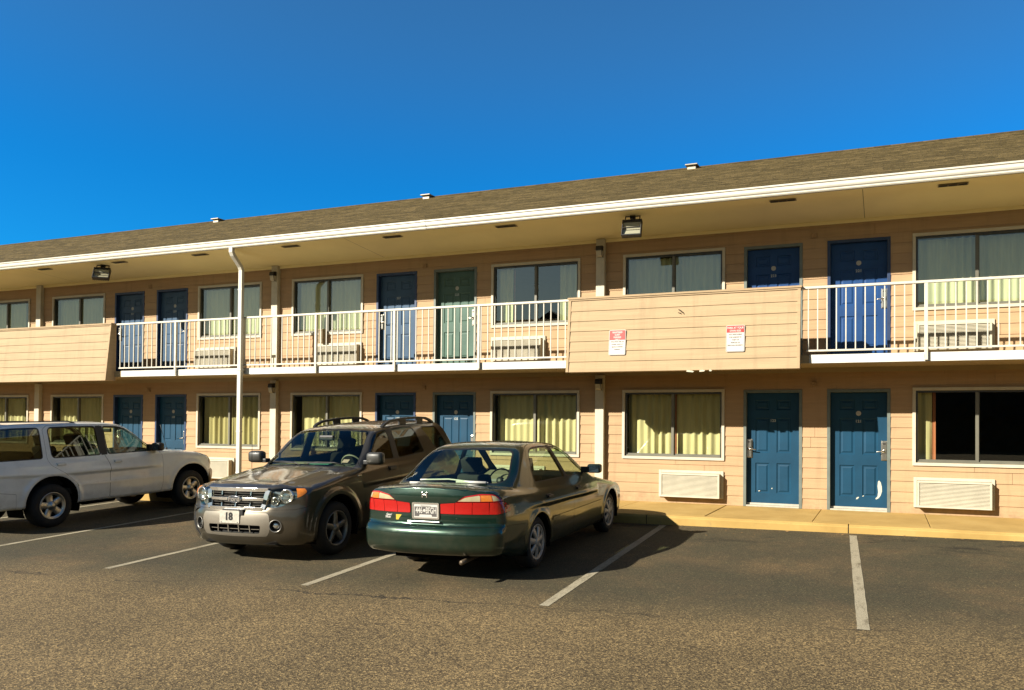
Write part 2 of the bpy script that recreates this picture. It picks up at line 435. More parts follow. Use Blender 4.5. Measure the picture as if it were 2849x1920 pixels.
# dead leaves and grit blown against the kerb
M_LEAF = simple('dead_leaf', (.30,.17,.06), .8, var=.4, scale=30)
lf = MB()
rl = random.Random(3)
for i in range(170):
    x = rl.uniform(-14, 7.5); y = YK-.06-abs(rl.gauss(0,.28)); s_ = rl.uniform(.008,.026)*(1.5 if rl.random()<.12 else 1)
    z0 = gz(x,y)+.008; a = rl.uniform(0,6.28); t = rl.uniform(-.5,.5)
    pts = [(1,0),(.2,.45),(-1,.1),(-.2,-.5)]
    lf.add([(x+s_*(p*math.cos(a)-q*math.sin(a)), y+s_*(p*math.sin(a)+q*math.cos(a)), z0+s_*abs(p)*.35*(1+t)) for p,q in pts], [(0,1,2,3)])
tag(lf.build('leaf_litter', M_LEAF, fix=False), 'small dead leaves and grit blown along the kerb', 'leaf litter', kind='stuff')

# ================================================================ motel building
L = 7.7904; W1, W2, D1, D2 = .4314, 2.3487, 2.6837, 3.6905
ZF = 2.555; ZC = 2.35; ZS = 4.93       # upper floor, lower ceiling, soffit
YS = -1.06                              # walkway edge
XA, XB = -31.4, 15.8
motel = empty('motel_building', (0,0,0))
tag(motel, 'two storey motel block with tan lap siding, blue doors and a brown shingle roof', 'motel')
cols = [n*L for n in range(-3, 2)]
openings = []                           # (x0,x1,z0,z1)
rooms = []
for c_ in cols:
    for s_ in (-1, 1):
        for up in (0, 1):
            zb = up*(ZF-.0) 
            wz = (.79, 2.071) if not up else (3.337, 4.613)
            dz = (0., 2.054) if not up else (ZF, 4.597)
            wx = sorted((c_+s_*W1, c_+s_*W2)); dx = sorted((c_+s_*D1, c_+s_*D2))
            rooms.append((round(c_/L), s_, up, wx, wz, dx, dz))
            openings.append((*wx, *wz)); openings.append((*dx, *dz))
# ---- lap siding: every course is a sloping board with a real butt edge
def row_joints(key, x0, x1):
    rr = random.Random(int(key*1000)+5); x = x0+rr.uniform(.3,3.6); out = []
    while x < x1: out.append(x); x += 3.66*rr.choice((1,1,.66,.34))
    return out
def lap_wall(x0, x1, z0, z1, step, ops, ybot=-.013, ytop=-.002, off=0.):
    mb = MB()
    zr = [z0 + step*k - off for k in range(0, int((z1-z0+off)/step)+2)]
    for za, zb in zip(zr[:-1], zr[1:]):
        za_, zb_ = max(za, z0), min(zb, z1)
        if zb_ <= za_+1e-4: continue
        cuts = sorted({za_, zb_} | {o[i] for o in ops for i in (2,3) if za_ < o[i] < zb_})
        for p, q in zip(cuts[:-1], cuts[1:]):
            act = sorted((o[0], o[1]) for o in ops if o[2] < (p+q)/2 < o[3])
            segs, cur = [], x0
            for a, b_ in act:
                if a > cur: segs.append((cur, a))
                cur = max(cur, b_)
            if cur < x1: segs.append((cur, x1))
            yy = lambda z: ybot + (ytop-ybot)*(z-za)/step
            jt = row_joints(round(za, 3), x0, x1)
            segs2 = []
            for a, b_ in segs:
                c_ = a
                for j in jt:
                    if c_+.05 < j < b_-.05: segs2.append((c_, j-.002)); c_ = j+.002
                segs2.append((c_, b_))
            for a, b_ in segs2:
                mb.add([(a,yy(p),p),(b_,yy(p),p),(b_,yy(q),q),(a,yy(q),q)], [(0,1,2,3)])
                if p == za_: mb.add([(a,yy(p),p),(a,0,p),(b_,0,p),(b_,yy(p),p)], [(0,1,2,3)])
                mb.add([(a,.02,p),(b_,.02,p),(b_,.02,q),(a,.02,q)], [(3,2,1,0)])
    return mb
ops_l = [o for o in openings if o[3] < 2.3]; ops_u = [o for o in openings if o[2] > 2.3]
wl = lap_wall(XA, XB, 0, ZC, .1765, ops_l)
wu = lap_wall(XA, XB, ZF-.2, ZS, .1752, ops_u, off=-.0248-.0)
wall_o = wl.build('wall', M_SID, motel, fix=False)
wall_o['label'] = 'ground floor siding'
w2 = wu.build('wall', M_SID, motel, fix=False); w2['label'] = 'upper floor siding'
# gable ends, back wall, partitions keep the rooms dark
bk = MB()
bk.box(XA-.02, XA+.1, .021, 9.6, 0, ZS+.2); bk.box(XB-.1, XB+.02, .021, 9.6, 0, ZS+.2); bk.box(XA, XB, 9.6, 9.7, 0, ZS+.2)
bk.build('wall', M_SID, motel)['label'] = 'side and rear siding'
ri = MB()
ri.box(XA+.1, XB-.1, .2, 9.5, 2.36, 2.54)
ri.box(XA+.1, XB-.1, .03, 9.5, 4.94, 5.0); ri.box(XA+.1, XB-.1, 4.0, 4.1, 0.0, 4.94); ri.box(XA+.1,XB-.1,.2,4,-.02,.004)
for c_ in cols:
    ri.box(c_-.06, c_+.06, .022, 4.0, 0, 4.94); ri.box(c_+L/2-.06, c_+L/2+.06, .022, 4.0, 0, 4.94)
ri.build('interior', M_ROOM, motel)

# ---- trim, ledgers
tr = MB()
tr.box(XA, XB, -.028, 0, ZC-.005, ZC+.09)
tr.build('frieze_board', M_CEIL, motel)
tr = MB(); tr.box(XA, XB, -.03, 0.001, ZS-.055, ZS+.002); tr.build('frieze_board', M_SOF, motel)
# ---- walkway slab between the floors
sl_ = MB(); sl_.box(XA-.3, XB+.3, YS, .2, ZC+.075, ZF)
sl_.build('walkway', M_CEIL, motel)
# parapets positions (x0,x1) : two storey bay screens
PARS = [(-2*L+.0-3.9+.0, -11.54), (-.19, 3.76), (11.75, 15.8)]
PARS[0] = (-15.49, -11.54)
se = MB()
edges = [(-31.4,-15.55), (-11.30, -.19), (3.90, 11.7)]
for a, b_ in edges: se.box(a, b_, YS-.022, YS-.0005, 2.425, ZF+.004)
se.build('walkway_edge', M_SLAB, motel)

# ---- parapets: leaning siding panels with corner boards and cap
for (a, b_) in PARS:
    yt, yb, zt, zb_ = -1.155, -1.28, 3.66, 2.335
    mb = MB(); nrow = 7; z0 = zb_
    def yl(z): return yb + (yt-yb)*(z-zb_)/(zt-zb_)
    zr = [zb_ + .1795*k for k in range(0, 8)]; zr[-1] = 3.60
    for p, q in zip(zr[:-1], zr[1:]):
        mb.add([(a,yl(p)-.013,p),(b_,yl(p)-.013,p),(b_,yl(q)-.002,q),(a,yl(q)-.002,q)], [(0,1,2,3)])
        mb.add([(a,yl(p)-.013,p),(a,yl(p),p),(b_,yl(p),p),(b_,yl(p)-.013,p)], [(0,1,2,3)])
    # back and ends
    mb.add([(a,-1.03,zb_),(b_,-1.03,zb_),(b_,-1.03,3.6),(a,-1.03,3.6)], [(3,2,1,0)])
    for x in (a, b_):
        mb.add([(x,yl(zb_),zb_),(x,-1.03,zb_),(x,-1.03,3.6),(x,yl(3.6),3.6)], [(0,1,2,3)])
    mb.add([(a,yl(zb_),zb_),(b_,yl(zb_),zb_),(b_,-1.03,zb_),(a,-1.03,zb_)], [(3,2,1,0)])
    p_ = mb.build('parapet', M_PAR, motel, fix=False)
    cp = MB()
    cp.box(a-.015, b_+.015, -1.178, -1.015, 3.602, 3.628); cp.box(a-.03, b_+.03, -1.19, -1.005, 3.6285, 3.66)
    for x0_, x1_ in ((a-.012, a+.035), (b_-.035, b_+.012)):
        cp.add([(x0_,yb-.022,zb_),(x1_,yb-.022,zb_),(x1_,yt-.022,3.60),(x0_,yt-.022,3.60),
                (x0_,yb,zb_),(x1_,yb,zb_),(x1_,yt,3.60),(x0_,yt,3.60)], [(0,1,2,3),(4,0,3,7),(1,5,6,2),(0,4,5,1),(3,2,6,7)])
    cp.build('cap_board', M_PAR, p_)
    # post wrapped behind the bay
    
# wall pilasters
for c_ in cols:
    mb = MB(); mb.box(c_-.085, c_+.085, -.10, -.0005, 0, ZC+.0)
    mb.build('pilaster', M_TRIM, motel, bevel=.004)
    mb = MB(); mb.box(c_-.085, c_+.085, -.10, -.0005, ZF, ZS)
    mb.build('pilaster', M_TRIM, motel, bevel=.004)

# ---- doors
NUMS = {(0,1,0):'123',(1,-1,0):'121',(0,1,1):'223',(1,-1,1):'221',(0,-1,0):'125',(-1,1,0):'127',(0,-1,1):'225',(-1,1,1):'227',
        (-1,-1,0):'129',(-2,1,0):'131',(-1,-1,1):'229',(-2,1,1):'231',(1,1,0):'119',(1,1,1):'219',(-2,-1,0):'133',(-2,-1,1):'233',
        (-3,1,0):'135',(-3,1,1):'235',(-3,-1,0):'137',(-3,-1,1):'237'}
def door_leaf(w_, h, y=0.):
    """six-panel leaf, front face at y, panels moulded in"""
    mb = MB()
    cx = [(.145/.895*w_, .385/.895*w_), (.51/.895*w_, .75/.895*w_)]
    rz = [(.19/1.94*h, .715/1.94*h), (.895/1.94*h, 1.50/1.94*h), (1.64/1.94*h, 1.815/1.94*h)]
    xs_ = sorted({0, w_} | {a for p in cx for a in p}); zs_ = sorted({0, h} | {a for p in rz for a in p})
    for i in range(len(xs_)-1):
        for j in range(len(zs_)-1):
            x0,x1,z0,z1 = xs_[i],xs_[i+1],zs_[j],zs_[j+1]
            if (x0,x1) in cx and (z0,z1) in rz:
                loops = []
                for ins, d in ((0,0),(.014,.013),(.030,.013),(.052,.003)):
                    loops.append([(x0+ins,y+d,z0+ins),(x1-ins,y+d,z0+ins),(x1-ins,y+d,z1-ins),(x0+ins,y+d,z1-ins)])
                vs_ = [p for l in loops for p in l]
                fs_ = [(k*4+m, k*4+(m+1)%4, (k+1)*4+(m+1)%4, (k+1)*4+m) for k in range(3) for m in range(4)] + [(12,13,14,15)]
                mb.add(vs_, fs_)
            else: mb.add([(x0,y,z0),(x1,y,z0),(x1,y,z1),(x0,y,z1)], [(0,1,2,3)])
    # edges
    mb.add([(0,y,0),(w_,y,0),(w_,y+.04,0),(0,y+.04,0)], [(3,2,1,0)]); mb.add([(0,y,0),(0,y,h),(0,y+.04,h),(0,y+.04,0)], [(0,1,2,3)])
    mb.add([(w_,y,0),(w_,y,h),(w_,y+.04,h),(w_,y+.04,0)], [(3,2,1,0)])
    return mb
leaf_me = {}
WNUM = simple('number_white', (.62,.66,.62), .6, var=.05)
for (n_, s_, up, wx, wz, dx, dz) in rooms:
    x0, x1 = dx; z0, z1 = dz
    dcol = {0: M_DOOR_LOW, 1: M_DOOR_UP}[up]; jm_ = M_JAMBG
    lab = None
    if up and n_ <= -1: jm_ = M_JAMBB
    if up and n_ == 1 : jm_ = M_JAMBB
    if (not up) and n_ < 0: jm_ = M_JAMBB
    if up and (n_, s_) == (0, -1): dcol, lab = M_DOOR_TEAL, 'faded teal green door'
    elif up and n_ <= -1: dcol = M_DOOR_GLARE
    if (n_, s_, up) == (1,-1,0): lab = 'blue door with a long white paint scrape'
    key = dcol.name
    zt_ = .045 if not up else .02
    dw = x1-x0-.108; dh = z1-z0-.052-zt_
    if key not in leaf_me:
        tmp = door_leaf(dw, dh); o_ = tmp.build('door', dcol, motel, fix=False); leaf_me[key] = o_.data
    else:
        o_ = bpy.data.objects.new('door', leaf_me[key]); C.objects.link(o_); o_.parent = motel
    o_.location = (x0+.054, .075, z0+zt_)
    o_['label'] = lab or ('blue six panel door numbered ' + NUMS[(n_,s_,up)])
    # frame
    fr = MB(); t = .052
    fr.box(x0, x0+t, -.018, .078, z0, z1-t); fr.box(x1-t, x1, -.018, .078, z0, z1-t); fr.box(x0, x1, -.018, .078, z1-t+.0005, z1)
    f_ = fr.build('door_frame', jm_, o_, bevel=.003); f_.location = -o_.location
    th = MB(); th.box(x0+t, x1-t, -.02, .12, z0+.001, z0+.028); th.box(x0+t+.002, x1-t-.002, .052, .0745, z0+.03, z0+.062)
    t_ = th.build('threshold', M_THRESH, o_); t_.location = -o_.location
    # card lock: handle on the side next to the window's far side
    hx = (x0+.095) if (s_ == 1) else (x1-.095)
    if (n_,s_,up) in ((0,-1,1),(-1,-1,0),(-1,-1,1)): hx = x1-.095
    sgn = 1 if hx < (x0+x1)/2 else -1
    zc = z0+1.02
    hd = MB()
    hd.box(hx-.052, hx+.052, .064, .0745, zc-.165, zc+.165)
    hd.box(hx-.036, hx+.036, .030, .0635, zc+.02, zc+.15); hd.box(hx-.036, hx+.036, .040, .0635, zc-.15, zc-.03)
    hd.lathe([(.064,.028),(.03,.028),(.028,.018),(.0,.016)], 16, 'y', (hx,0,zc-.005))
    hd.tube([(hx,.008,zc-.005),(hx+sgn*.03,.0,zc-.008),(hx+sgn*.12,.004,zc-.018)], .011, 8)
    hb = hd.build('handle', M_STEEL, o_, bevel=.004); hb.location = -o_.location
    sd = MB(); sd.box(hx-.02, hx+.02, .0285, .0295, zc+.105, zc+.125)
    sb = sd.build('card_slot', M_BLACK, o_); sb.location = -o_.location
    # number plate and peephole badge
    if not (n_ <= -3 or n_ >= 2):
        xc = x0+.5*(x1-x0)
        tn = text_mesh('door_number', NUMS[(n_,s_,up)], .062, WNUM, o_, Vector((xc,.073,z0+1.51))-o_.location, (R(90),0,0), bold=.0018, track=1.1)
        if NUMS[(n_,s_,up)] not in ('123','227'):
            bb = MB(); bb.lathe([(.0745,.042),(.071,.040),(.0705,.0)], 14, 'y', (xc,0,z0+1.645))
            b2 = bb.build('number_badge', M_THRESH, o_, smooth=False); b2.location = -o_.location
# paint scrape and chips on the doors of the lower right rooms
M_CHIP = simple('bare_primer_chip', (.72,.72,.60), .7, var=.1)
def chip(door_key, pts, name='paint_chip'):
    for ob in motel.children:
        if ob.name.startswith('door') and abs(ob.location.x-door_key[0]) < .2 and abs(ob.location.z-door_key[1]) < .3:
            vs_ = [(x-ob.location.x, -.0012 if True else 0, z-ob.location.z) for x, z in pts]
            mb = MB(); mb.add(vs_, [tuple(range(len(vs_)))]); mb.build(name, M_CHIP, ob, fix=False); return
d121 = L-D2+.054
chip((d121, .05), [(4.930,.52),(4.955,.49),(4.972,.42),(4.975,.34),(4.955,.27),(4.925,.225),(4.885,.20),(4.872,.215),(4.905,.25),(4.915,.33),(4.905,.42),(4.912,.50)], 'paint_scrape')
chip((d121, .05), [(4.57,.215),(4.60,.235),(4.615,.225),(4.59,.195),(4.565,.19)])
chip((d121, .05), [(4.665,.25),(4.69,.262),(4.692,.248),(4.67,.238)])
chip((D1+.054, .05), [(2.93,.275),(2.965,.28),(2.968,.268),(2.94,.262)])
chip((D1+.054, .05), [(3.16,.325),(3.178,.335),(3.18,.312),(3.165,.308)])

# ---- windows
def curtain(x0, x1, z0, z1, y, seed, wave=.11, amp=.035, flare=0.):
    rr = random.Random(seed); mb = MB(); n = max(8, int((x1-x0)/.012)); k = 7
    ph = rr.uniform(0,6); vs_ = []
    f2 = rr.uniform(.35,.6); 
    for j in range(k+1):
        t = j/k
        for i in range(n+1):
            s = i/n; x = x0 + (x1-x0)*s + flare*math.sin(t*2.5)*s
            p = ph + s*(x1-x0)/wave*2*PI + .7*math.sin(s*(x1-x0)/wave*f2*2+ph*2)
            a = amp*(.65+.35*math.sin(s*9+ph))*(1-.25*t)
            vs_.append((x, y + a*math.sin(p)*(1-.2*math.sin(t*3+s*5)) , z0+(z1-z0)*t))
    mb.add(vs_, [(j*(n+1)+i, j*(n+1)+i+1, (j+1)*(n+1)+i+1, (j+1)*(n+1)+i) for j in range(k) for i in range(n)], 0, True)
    return mb
CURT = {  # (col, side, up): list of (from, to) fractions of the glazed width, material
 (0,1,0): [(0,.49,M_CURT),(.50,.52,M_PINK),(.52,1,M_CURT)], (0,-1,0): [(0,1,M_CURT)], (-1,1,0): [(0.06,1,M_CURT)],
 (-1,-1,0): [(0,.5,M_LACE),(.5,1,M_LACE)], (-2,1,0): [(0,1,M_CURT)], (1,-1,0): [(0,.135,M_CURT),(.14,.165,M_PINK)],
 (0,1,1): [(0,1,M_CURT)], (0,-1,1): [(.0,.19,M_CURT),(.195,.212,M_PINK),(.76,1,M_CURT)], (-1,1,1): [(0,.42,M_CURT),(.5,1,M_CURT)],
 (-1,-1,1): [(0,1,M_CURT)], (-2,1,1): [(0,1,M_CURT)], (1,-1,1): [(0.02,1,M_CURT)]}
for (n_, s_, up, wx, wz, dx, dz) in rooms:
    x0, x1 = wx; z0, z1 = wz
    fr = MB(); t = .05
    y0_, y1_ = -.032, .03
    fr.box(x0, x0+t, y0_, y1_, z0+t, z1-t); fr.box(x1-t, x1, y0_, y1_, z0+t, z1-t)
    fr.box(x0, x1, y0_, y1_, z1-t+.0004, z1); fr.box(x0, x1, y0_, y1_, z0, z0+t-.0004)
    wn = fr.build('window', M_TRIM, motel, bevel=.003)
    # dark metal sash
    sx0, sx1, sz0, sz1 = x0+t+.001, x1-t-.001, z0+t+.001, z1-t-.001
    xm = (x0+x1)/2 + (-.0)
    sa = MB(); q = .030
    sa.box(sx0, sx0+q, .0, .085, sz0, sz1); sa.box(sx1-q, sx1, .0, .085, sz0, sz1)
    sa.box(sx0+q, sx1-q, .0, .085, sz1-q, sz1)
    sa.build('sash_frame', M_BRONZE, wn)
    sb_ = MB(); sb_.box(sx0+q, sx1-q, .0, .085, sz0, sz0+q)
    sb_.box(sx0+q+.001, xm-.0, .024, .046, sz0+q, sz0+q+.022); sb_.box(xm+.0, sx1-q-.001, .048, .072, sz0+q, sz0+q+.022)
    sb_.box(xm-.026, xm+.022, .020, .046, sz0+q, sz1-q); sb_.box(xm-.012, xm+.036, .050, .074, sz0+q, sz1-q)
    sb_.build('sliding_rail', M_SASH, wn)
    gl = MB()
    gl.add([(sx0+q,.034,sz0+q),(xm-.02,.034,sz0+q),(xm-.02,.034,sz1-q),(sx0+q,.034,sz1-q)], [(0,1,2,3)])
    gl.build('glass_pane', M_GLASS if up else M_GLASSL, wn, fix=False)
    gl = MB()
    gl.add([(xm+.03,.062,sz0+q),(sx1-q,.062,sz0+q),(sx1-q,.062,sz1-q),(xm+.03,.062,sz1-q)], [(0,1,2,3)])
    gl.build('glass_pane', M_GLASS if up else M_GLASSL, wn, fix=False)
    cu_ = CURT.get((n_,s_,up), [(0,.8,M_CURT)])
    gx0, gx1 = sx0+q-.02, sx1-q+.02
    for k, (a, b_, cm) in enumerate(cu_):
        mb = curtain(gx0+(gx1-gx0)*a, gx0+(gx1-gx0)*b_, sz0+.02, sz1-.03, .17, n_*31+s_*7+up*3+k, wave=.13 if up else .15)
        mb.build('curtain', cm, wn, fix=False)

# ---- railings
def railing(a, b_, posts):
    rt = MB(); y = YS-.047
    rt.box(a, b_, y-.022, y+.022, 3.605, 3.645); 
    rr = rt.build('railing', M_RAIL, motel, bevel=.006)
    rb = MB(); rb.box(a+.08, b_, y-.016, y+.016, 2.605, 2.635); rb.build('bottom_rail', M_RAIL, rr, bevel=.004)
    for p in posts:
        mb = MB(); mb.box(p-.025, p+.025, y-.024, y+.024, 2.44, 3.604)
        mb.box(p-.03,p+.03, y+.0245, YS-.0225, 2.47, 2.53)
        mb.build('post', M_RAIL, rr, bevel=.004)
    x = a+.11; bm_me = None
    while x < b_-.05:
        if all(abs(x-p) > .04 for p in posts):
            if bm_me is None:
                mb = MB(); mb.box(-.0085,.0085,-.0085,.0085,0,.97); o_ = mb.build('baluster', M_RAIL, rr); bm_me = o_.data
            else:
                o_ = bpy.data.objects.new('baluster', bm_me); C.objects.link(o_); o_.parent = rr
            o_.location = (x, y, 2.635)
        x += .1413
railing(-11.42, -.20, [-9.606,-7.70,-5.776,-3.886,-2.029])
railing(3.775, 11.72, [5.60,7.47,9.35])
railing(-19.5, -15.50, [-17.4])

# ---- roof
def shingle_mat():
    m, nt, out = new_mat('shingles')
    b = bsdf(nt, (.1,.08,.05), .9, 0, .2)
    v = objco(nt)
    br = nt.nodes.new('ShaderNodeTexBrick'); 
    mp = nt.nodes.new('ShaderNodeMapping'); mp.inputs['Rotation'].default_value = (0,0,0)
    nt.links.new(v, mp.inputs['Vector']); nt.links.new(mp.outputs[0], br.inputs['Vector'])
    br.inputs['Scale'].default_value = 1; br.inputs['Brick Width'].default_value = .32; br.inputs['Row Height'].default_value = .135
    br.inputs['Mortar Size'].default_value = .012; br.inputs['Mortar Smooth'].default_value = .6; br.inputs['Bias'].default_value = 0
    br.inputs['Color1'].default_value = (.0,.0,.0,1); br.inputs['Color2'].default_value = (1,1,1,1); br.inputs['Mortar'].default_value = (.15,.15,.15,1)
    br.offset = .37; br.squash = 1.3; br.squash_frequency = 3
    n1 = noise(nt, 7, 4, .7, objco(nt,(1,2.6,1)))
    n2 = noise(nt, 60, 3, .7, v)
    a = mixc(nt, .5, br.outputs['Color'], ramp(nt, n1, [(.35,(0,0,0)),(.65,(1,1,1))]))
    c = ramp(nt, a, [(.0,(.050,.036,.012)), (.35,(.095,.070,.025)), (.6,(.140,.102,.040)), (1.,(.215,.155,.065))])
    c = mixc(nt, .7, c, ramp(nt, n2, [(.3,(.5,.5,.5)),(.7,(1.5,1.5,1.5))]), 'MULTIPLY')
    nt.links.new(c, b.inputs['Base Color'])
    nt.links.new(bump(nt, mixc(nt,.5,br.outputs['Color'],n2), .7, .02), b.inputs['Normal'])
    nt.links.new(b.outputs[0], out.inputs[0]); return m
M_SHING = shingle_mat()
YE, ZE, YR, ZR = -1.44, 5.185, 4.05, 7.455
rf = MB(); nr = 44
slope = (ZR-ZE)/(YR-YE)
xa, xb = XA-.5, XB+.5
# courses: every course butt stands 6 mm proud
for k in range(nr):
    y0_, y1_ = YE+(YR-YE)*k/nr, YE+(YR-YE)*(k+1)/nr
    z0_, z1_ = ZE+slope*(y0_-YE), ZE+slope*(y1_-YE)
    rf.add([(xa,y0_,z0_+.007),(xb,y0_,z0_+.007),(xb,y1_,z1_),(xa,y1_,z1_)], [(0,1,2,3)])
    rf.add([(xa,y1_,z1_),(xb,y1_,z1_),(xb,y1_,z1_+.007),(xa,y1_,z1_+.007)], [(3,2,1,0)] if k < nr-1 else [])
rf.add([(xa,YR,ZR),(xb,YR,ZR),(xb,10.9,ZR-slope*6.85),(xa,10.9,ZR-slope*6.85)], [(0,1,2,3)])
roof = rf.build('roof', M_SHING, motel, fix=False)
rc = MB(); rc.prism([(YR-.14,ZR-.05),(YR,ZR+.022),(YR+.14,ZR-.05),(YR+.13,ZR-.07),(YR-.13,ZR-.07)], 'x', xa, xb)
rc.build('ridge_cap', M_SHING, roof)
M_RVENT = simple('roof_vent_metal', (.62,.55,.42), .5, metal=.3, var=.15)
for x in (-13.58,-6.30,.84,8.3):
    y = YR-.18; z = ZE+slope*(y-YE)-.05
    mb = MB(); mb.box(x-.10,x+.10,y-.10,y+.10,z-.1,z+.065); mb.box(x-.145,x+.145,y-.15,y+.13,z+.096,z+.125)
    mb.box(x-.09,x+.09,y-.09,y+.09,z+.065,z+.096); mb.build('roof_vent', M_RVENT, roof, bevel=.01)
# soffit, gable verge, fascia, gutter
def sofz(y): return ZS-.118*y/1.41*1.0
sf = MB(); sf.add([(xa,YE+.03,5.048),(xb,YE+.03,5.048),(xb,0,ZS),(xa,0,ZS),(xa,YE+.03,5.07),(xb,YE+.03,5.07),(xb,0,ZS+.03),(xa,0,ZS+.03)], [(3,2,1,0),(4,5,6,7)]); sf.build('soffit', M_SOF, motel)
sv = simple('soffit_joint', (.30,.23,.12), .8, var=.1)
for x in (3.95+.75, -4.9-.0, -14.2):
    mb = MB(); mb.add([(x-.004,YE+.06,sofz(YE+.06)-.002),(x+.004,YE+.06,sofz(YE+.06)-.002),(x+.004,-.035,sofz(-.035)-.002),(x-.004,-.035,sofz(-.035)-.002)],[(3,2,1,0)]); mb.build('soffit_joint', sv, motel)
for x in (8.42,5.96,3.5,-1.42,-3.87,-6.34,-8.8,-11.22,-13.7,-16.1):
    mb = MB(); mb.box(x-.205, x+.205, -1.285,-1.175, ZS-.006, ZS-.0005)
    v_ = mb.build('soffit_vent', M_VENT, motel); v_.location.z = sofz(-1.18)-ZS-.004
    mb = MB()
    for k in range(3):
        for j in range(4): mb.box(x-.19+k*.13, x-.19+k*.13+.115, -1.278+j*.026, -1.264+j*.026, ZS-.0095, ZS-.0062)
    mb.build('slat', M_BRONZE, v_)
fs_ = MB(); fs_.box(xa, xb, YE+.02, YE+.045, 5.043, ZE-.005); fs_.build('fascia', M_SOF, motel)
gt = MB()
prof = [(YE+.019,5.195),(YE+.019,5.045),(-1.475,5.045),(-1.487,5.062),(-1.487,5.082),(-1.503,5.098),(-1.512,5.12),(-1.512,5.165),(-1.527,5.178),(-1.527,5.202),(-1.512,5.202),(-1.512,5.19),(-1.500,5.185),(-1.500,5.12),(-1.48,5.10),(-1.47,5.06),(-1.43,5.06),(-1.43,5.19)]
for a, b_ in ((xa, -3.02), (-3.0, xb)):
    gt.prism(prof, 'x', a, b_)
gut = gt.build('gutter', M_GUT, motel)
mb = MB(); mb.prism([(-1.476,5.040),(-1.491,5.060),(-1.491,5.08),(-1.507,5.097),(-1.516,5.118),(-1.516,5.166),(-1.531,5.179),(-1.531,5.206),(-1.44,5.206),(-1.44,5.040)], 'x', -3.06, -2.96)
mb.build('gutter_joint', M_GUT, gut)
for x in [XA+.6*k for k in range(0,79)]:
    pass
ds = MB(); X = -7.69
ds.rect_tube([(X,-1.455,5.05),(X,-1.455,4.965),(X,-1.42,4.90),(X,-1.215,4.70),(X,-1.18,4.63),(X,-1.18,.36),(X,-1.20,.27),(X,-1.34,.14)], .095, .072)
dsp = ds.build('downspout', M_GUT, motel, bevel=.006)
for z in (4.2, 2.50, 1.2):
    mb = MB(); mb.box(X-.054,X+.054,-1.22,YS-.024 if z==2.5 else -1.139,z,z+.028); mb.build('strap', M_GUT, dsp)

# ================================================================ fittings (things)
# ---- through-wall air conditioners
def make_ac():
    root = empty('air_conditioner')
    w_ = 1.187; h = .492; p = .135
    fl = MB(); fl.box(0, w_, -.030, -.0145, 0, h); fl.box(.0, .048, -.0375,-.0305, 0, h); fl.box(w_-.048, w_, -.0375,-.0305, 0, h); fl.box(.0485,w_-.0485,-.0375,-.0305,h-.048,h); fl.box(.0485,w_-.0485,-.0375,-.0305,0,.04)
    fl.build('flange', M_AC, root, bevel=.003)
    cs = MB()
    a, b_ = .052, w_-.052; z0, z1 = .012, h-.052
    q = .03
    cs.box(a, b_, -p+.001, -.038, z1-.012, z1); cs.box(a, b_, -p+.001, -.038, z0, z0+.012)
    cs.box(a, a+.012, -p+.001, -.038, z0+.0125, z1-.0125); cs.box(b_-.012, b_, -p+.001, -.038, z0+.0125, z1-.0125)
    cs.box(a+.0,b_-.0,-p-.012,-p,z1-q,z1+.001); cs.box(a,b_,-p-.012,-p,z0-.001,z0+q); cs.box(a,a+q,-p-.012,-p,z0+q+.001,z1-q-.001); cs.box(b_-q,b_,-p-.012,-p,z0+q+.001,z1-q-.001)
    cs.build('casing', M_AC, root, bevel=.003)
    lv = MB(); n = 17
    for k in range(n):
        z = z0+q+.004 + (z1-z0-2*q-.008)*k/n; dz = (z1-z0-2*q-.008)/n
        lv.add([(a+q,-p+.012,z+dz*.95),(b_-q,-p+.012,z+dz*.95),(b_-q,-p-.008,z+.002),(a+q,-p-.008,z+.002),
                (a+q,-p+.014,z+dz*.95-.003),(b_-q,-p+.014,z+dz*.95-.003),(b_-q,-p-.004,z-.001),(a+q,-p-.004,z-.001)],
               [(0,3,2,1),(4,5,6,7),(3,7,6,2),(0,1,5,4)])
    lv.build('louvre', M_AC, root)
    bk_ = MB(); bk_.box(a+q-.01,b_-q+.01,-p+.03,-p+.032,z0+q-.01,z1-q+.01); bk_.build('coil', M_VENT, root)
    return root
acs = [
 (1.151,.108,'cream louvred air conditioner low on the wall left of blue door 123'),
 (5.46,.108,'cream louvred air conditioner low on the wall right of scraped blue door 121'),
 (5.46,2.665,'cream louvred air conditioner behind the railing right of upper door 221'),
 (-2.336,2.655,'cream louvred air conditioner behind the railing right of the teal door'),
 (-6.64,2.655,'cream air conditioner with a block on top, left of upper door 227'),
 (-10.14,.085,'cream louvred air conditioner low behind the bonnet of the white vehicle'),
 (-10.14,2.655,'cream louvred air conditioner behind the railing left of the downspout'),
 (-2.336,.108,'cream louvred air conditioner low on the wall hidden behind the green sedan'),
 (-6.64,.108,'cream louvred air conditioner low on the wall hidden behind the grey vehicle'),
 (1.151,2.655,'cream louvred air conditioner hidden behind the long siding parapet'),
 (-14.43,.108,'cream louvred air conditioner behind the cabin of the white vehicle'),
]
ac0 = None
for x, z, lb in acs:
    a_ = make_ac() if ac0 is None else copy_tree(ac0)
    if ac0 is None: ac0 = a_
    a_.location = (x, 0, z); tag(a_, lb, 'air conditioner', 'wall air conditioners')
mb = MB(); mb.box(-.055,.055,-.06,.06,0,.27); mb.box(-.062,.062,-.067,.067,.2705,.30)
bx = mb.build('ashtray_box', M_VENT, None, bevel=.006); bx.location = (-6.46,-.09,3.15)
tag(bx, 'small tan box standing on the air conditioner behind the railing', 'box')

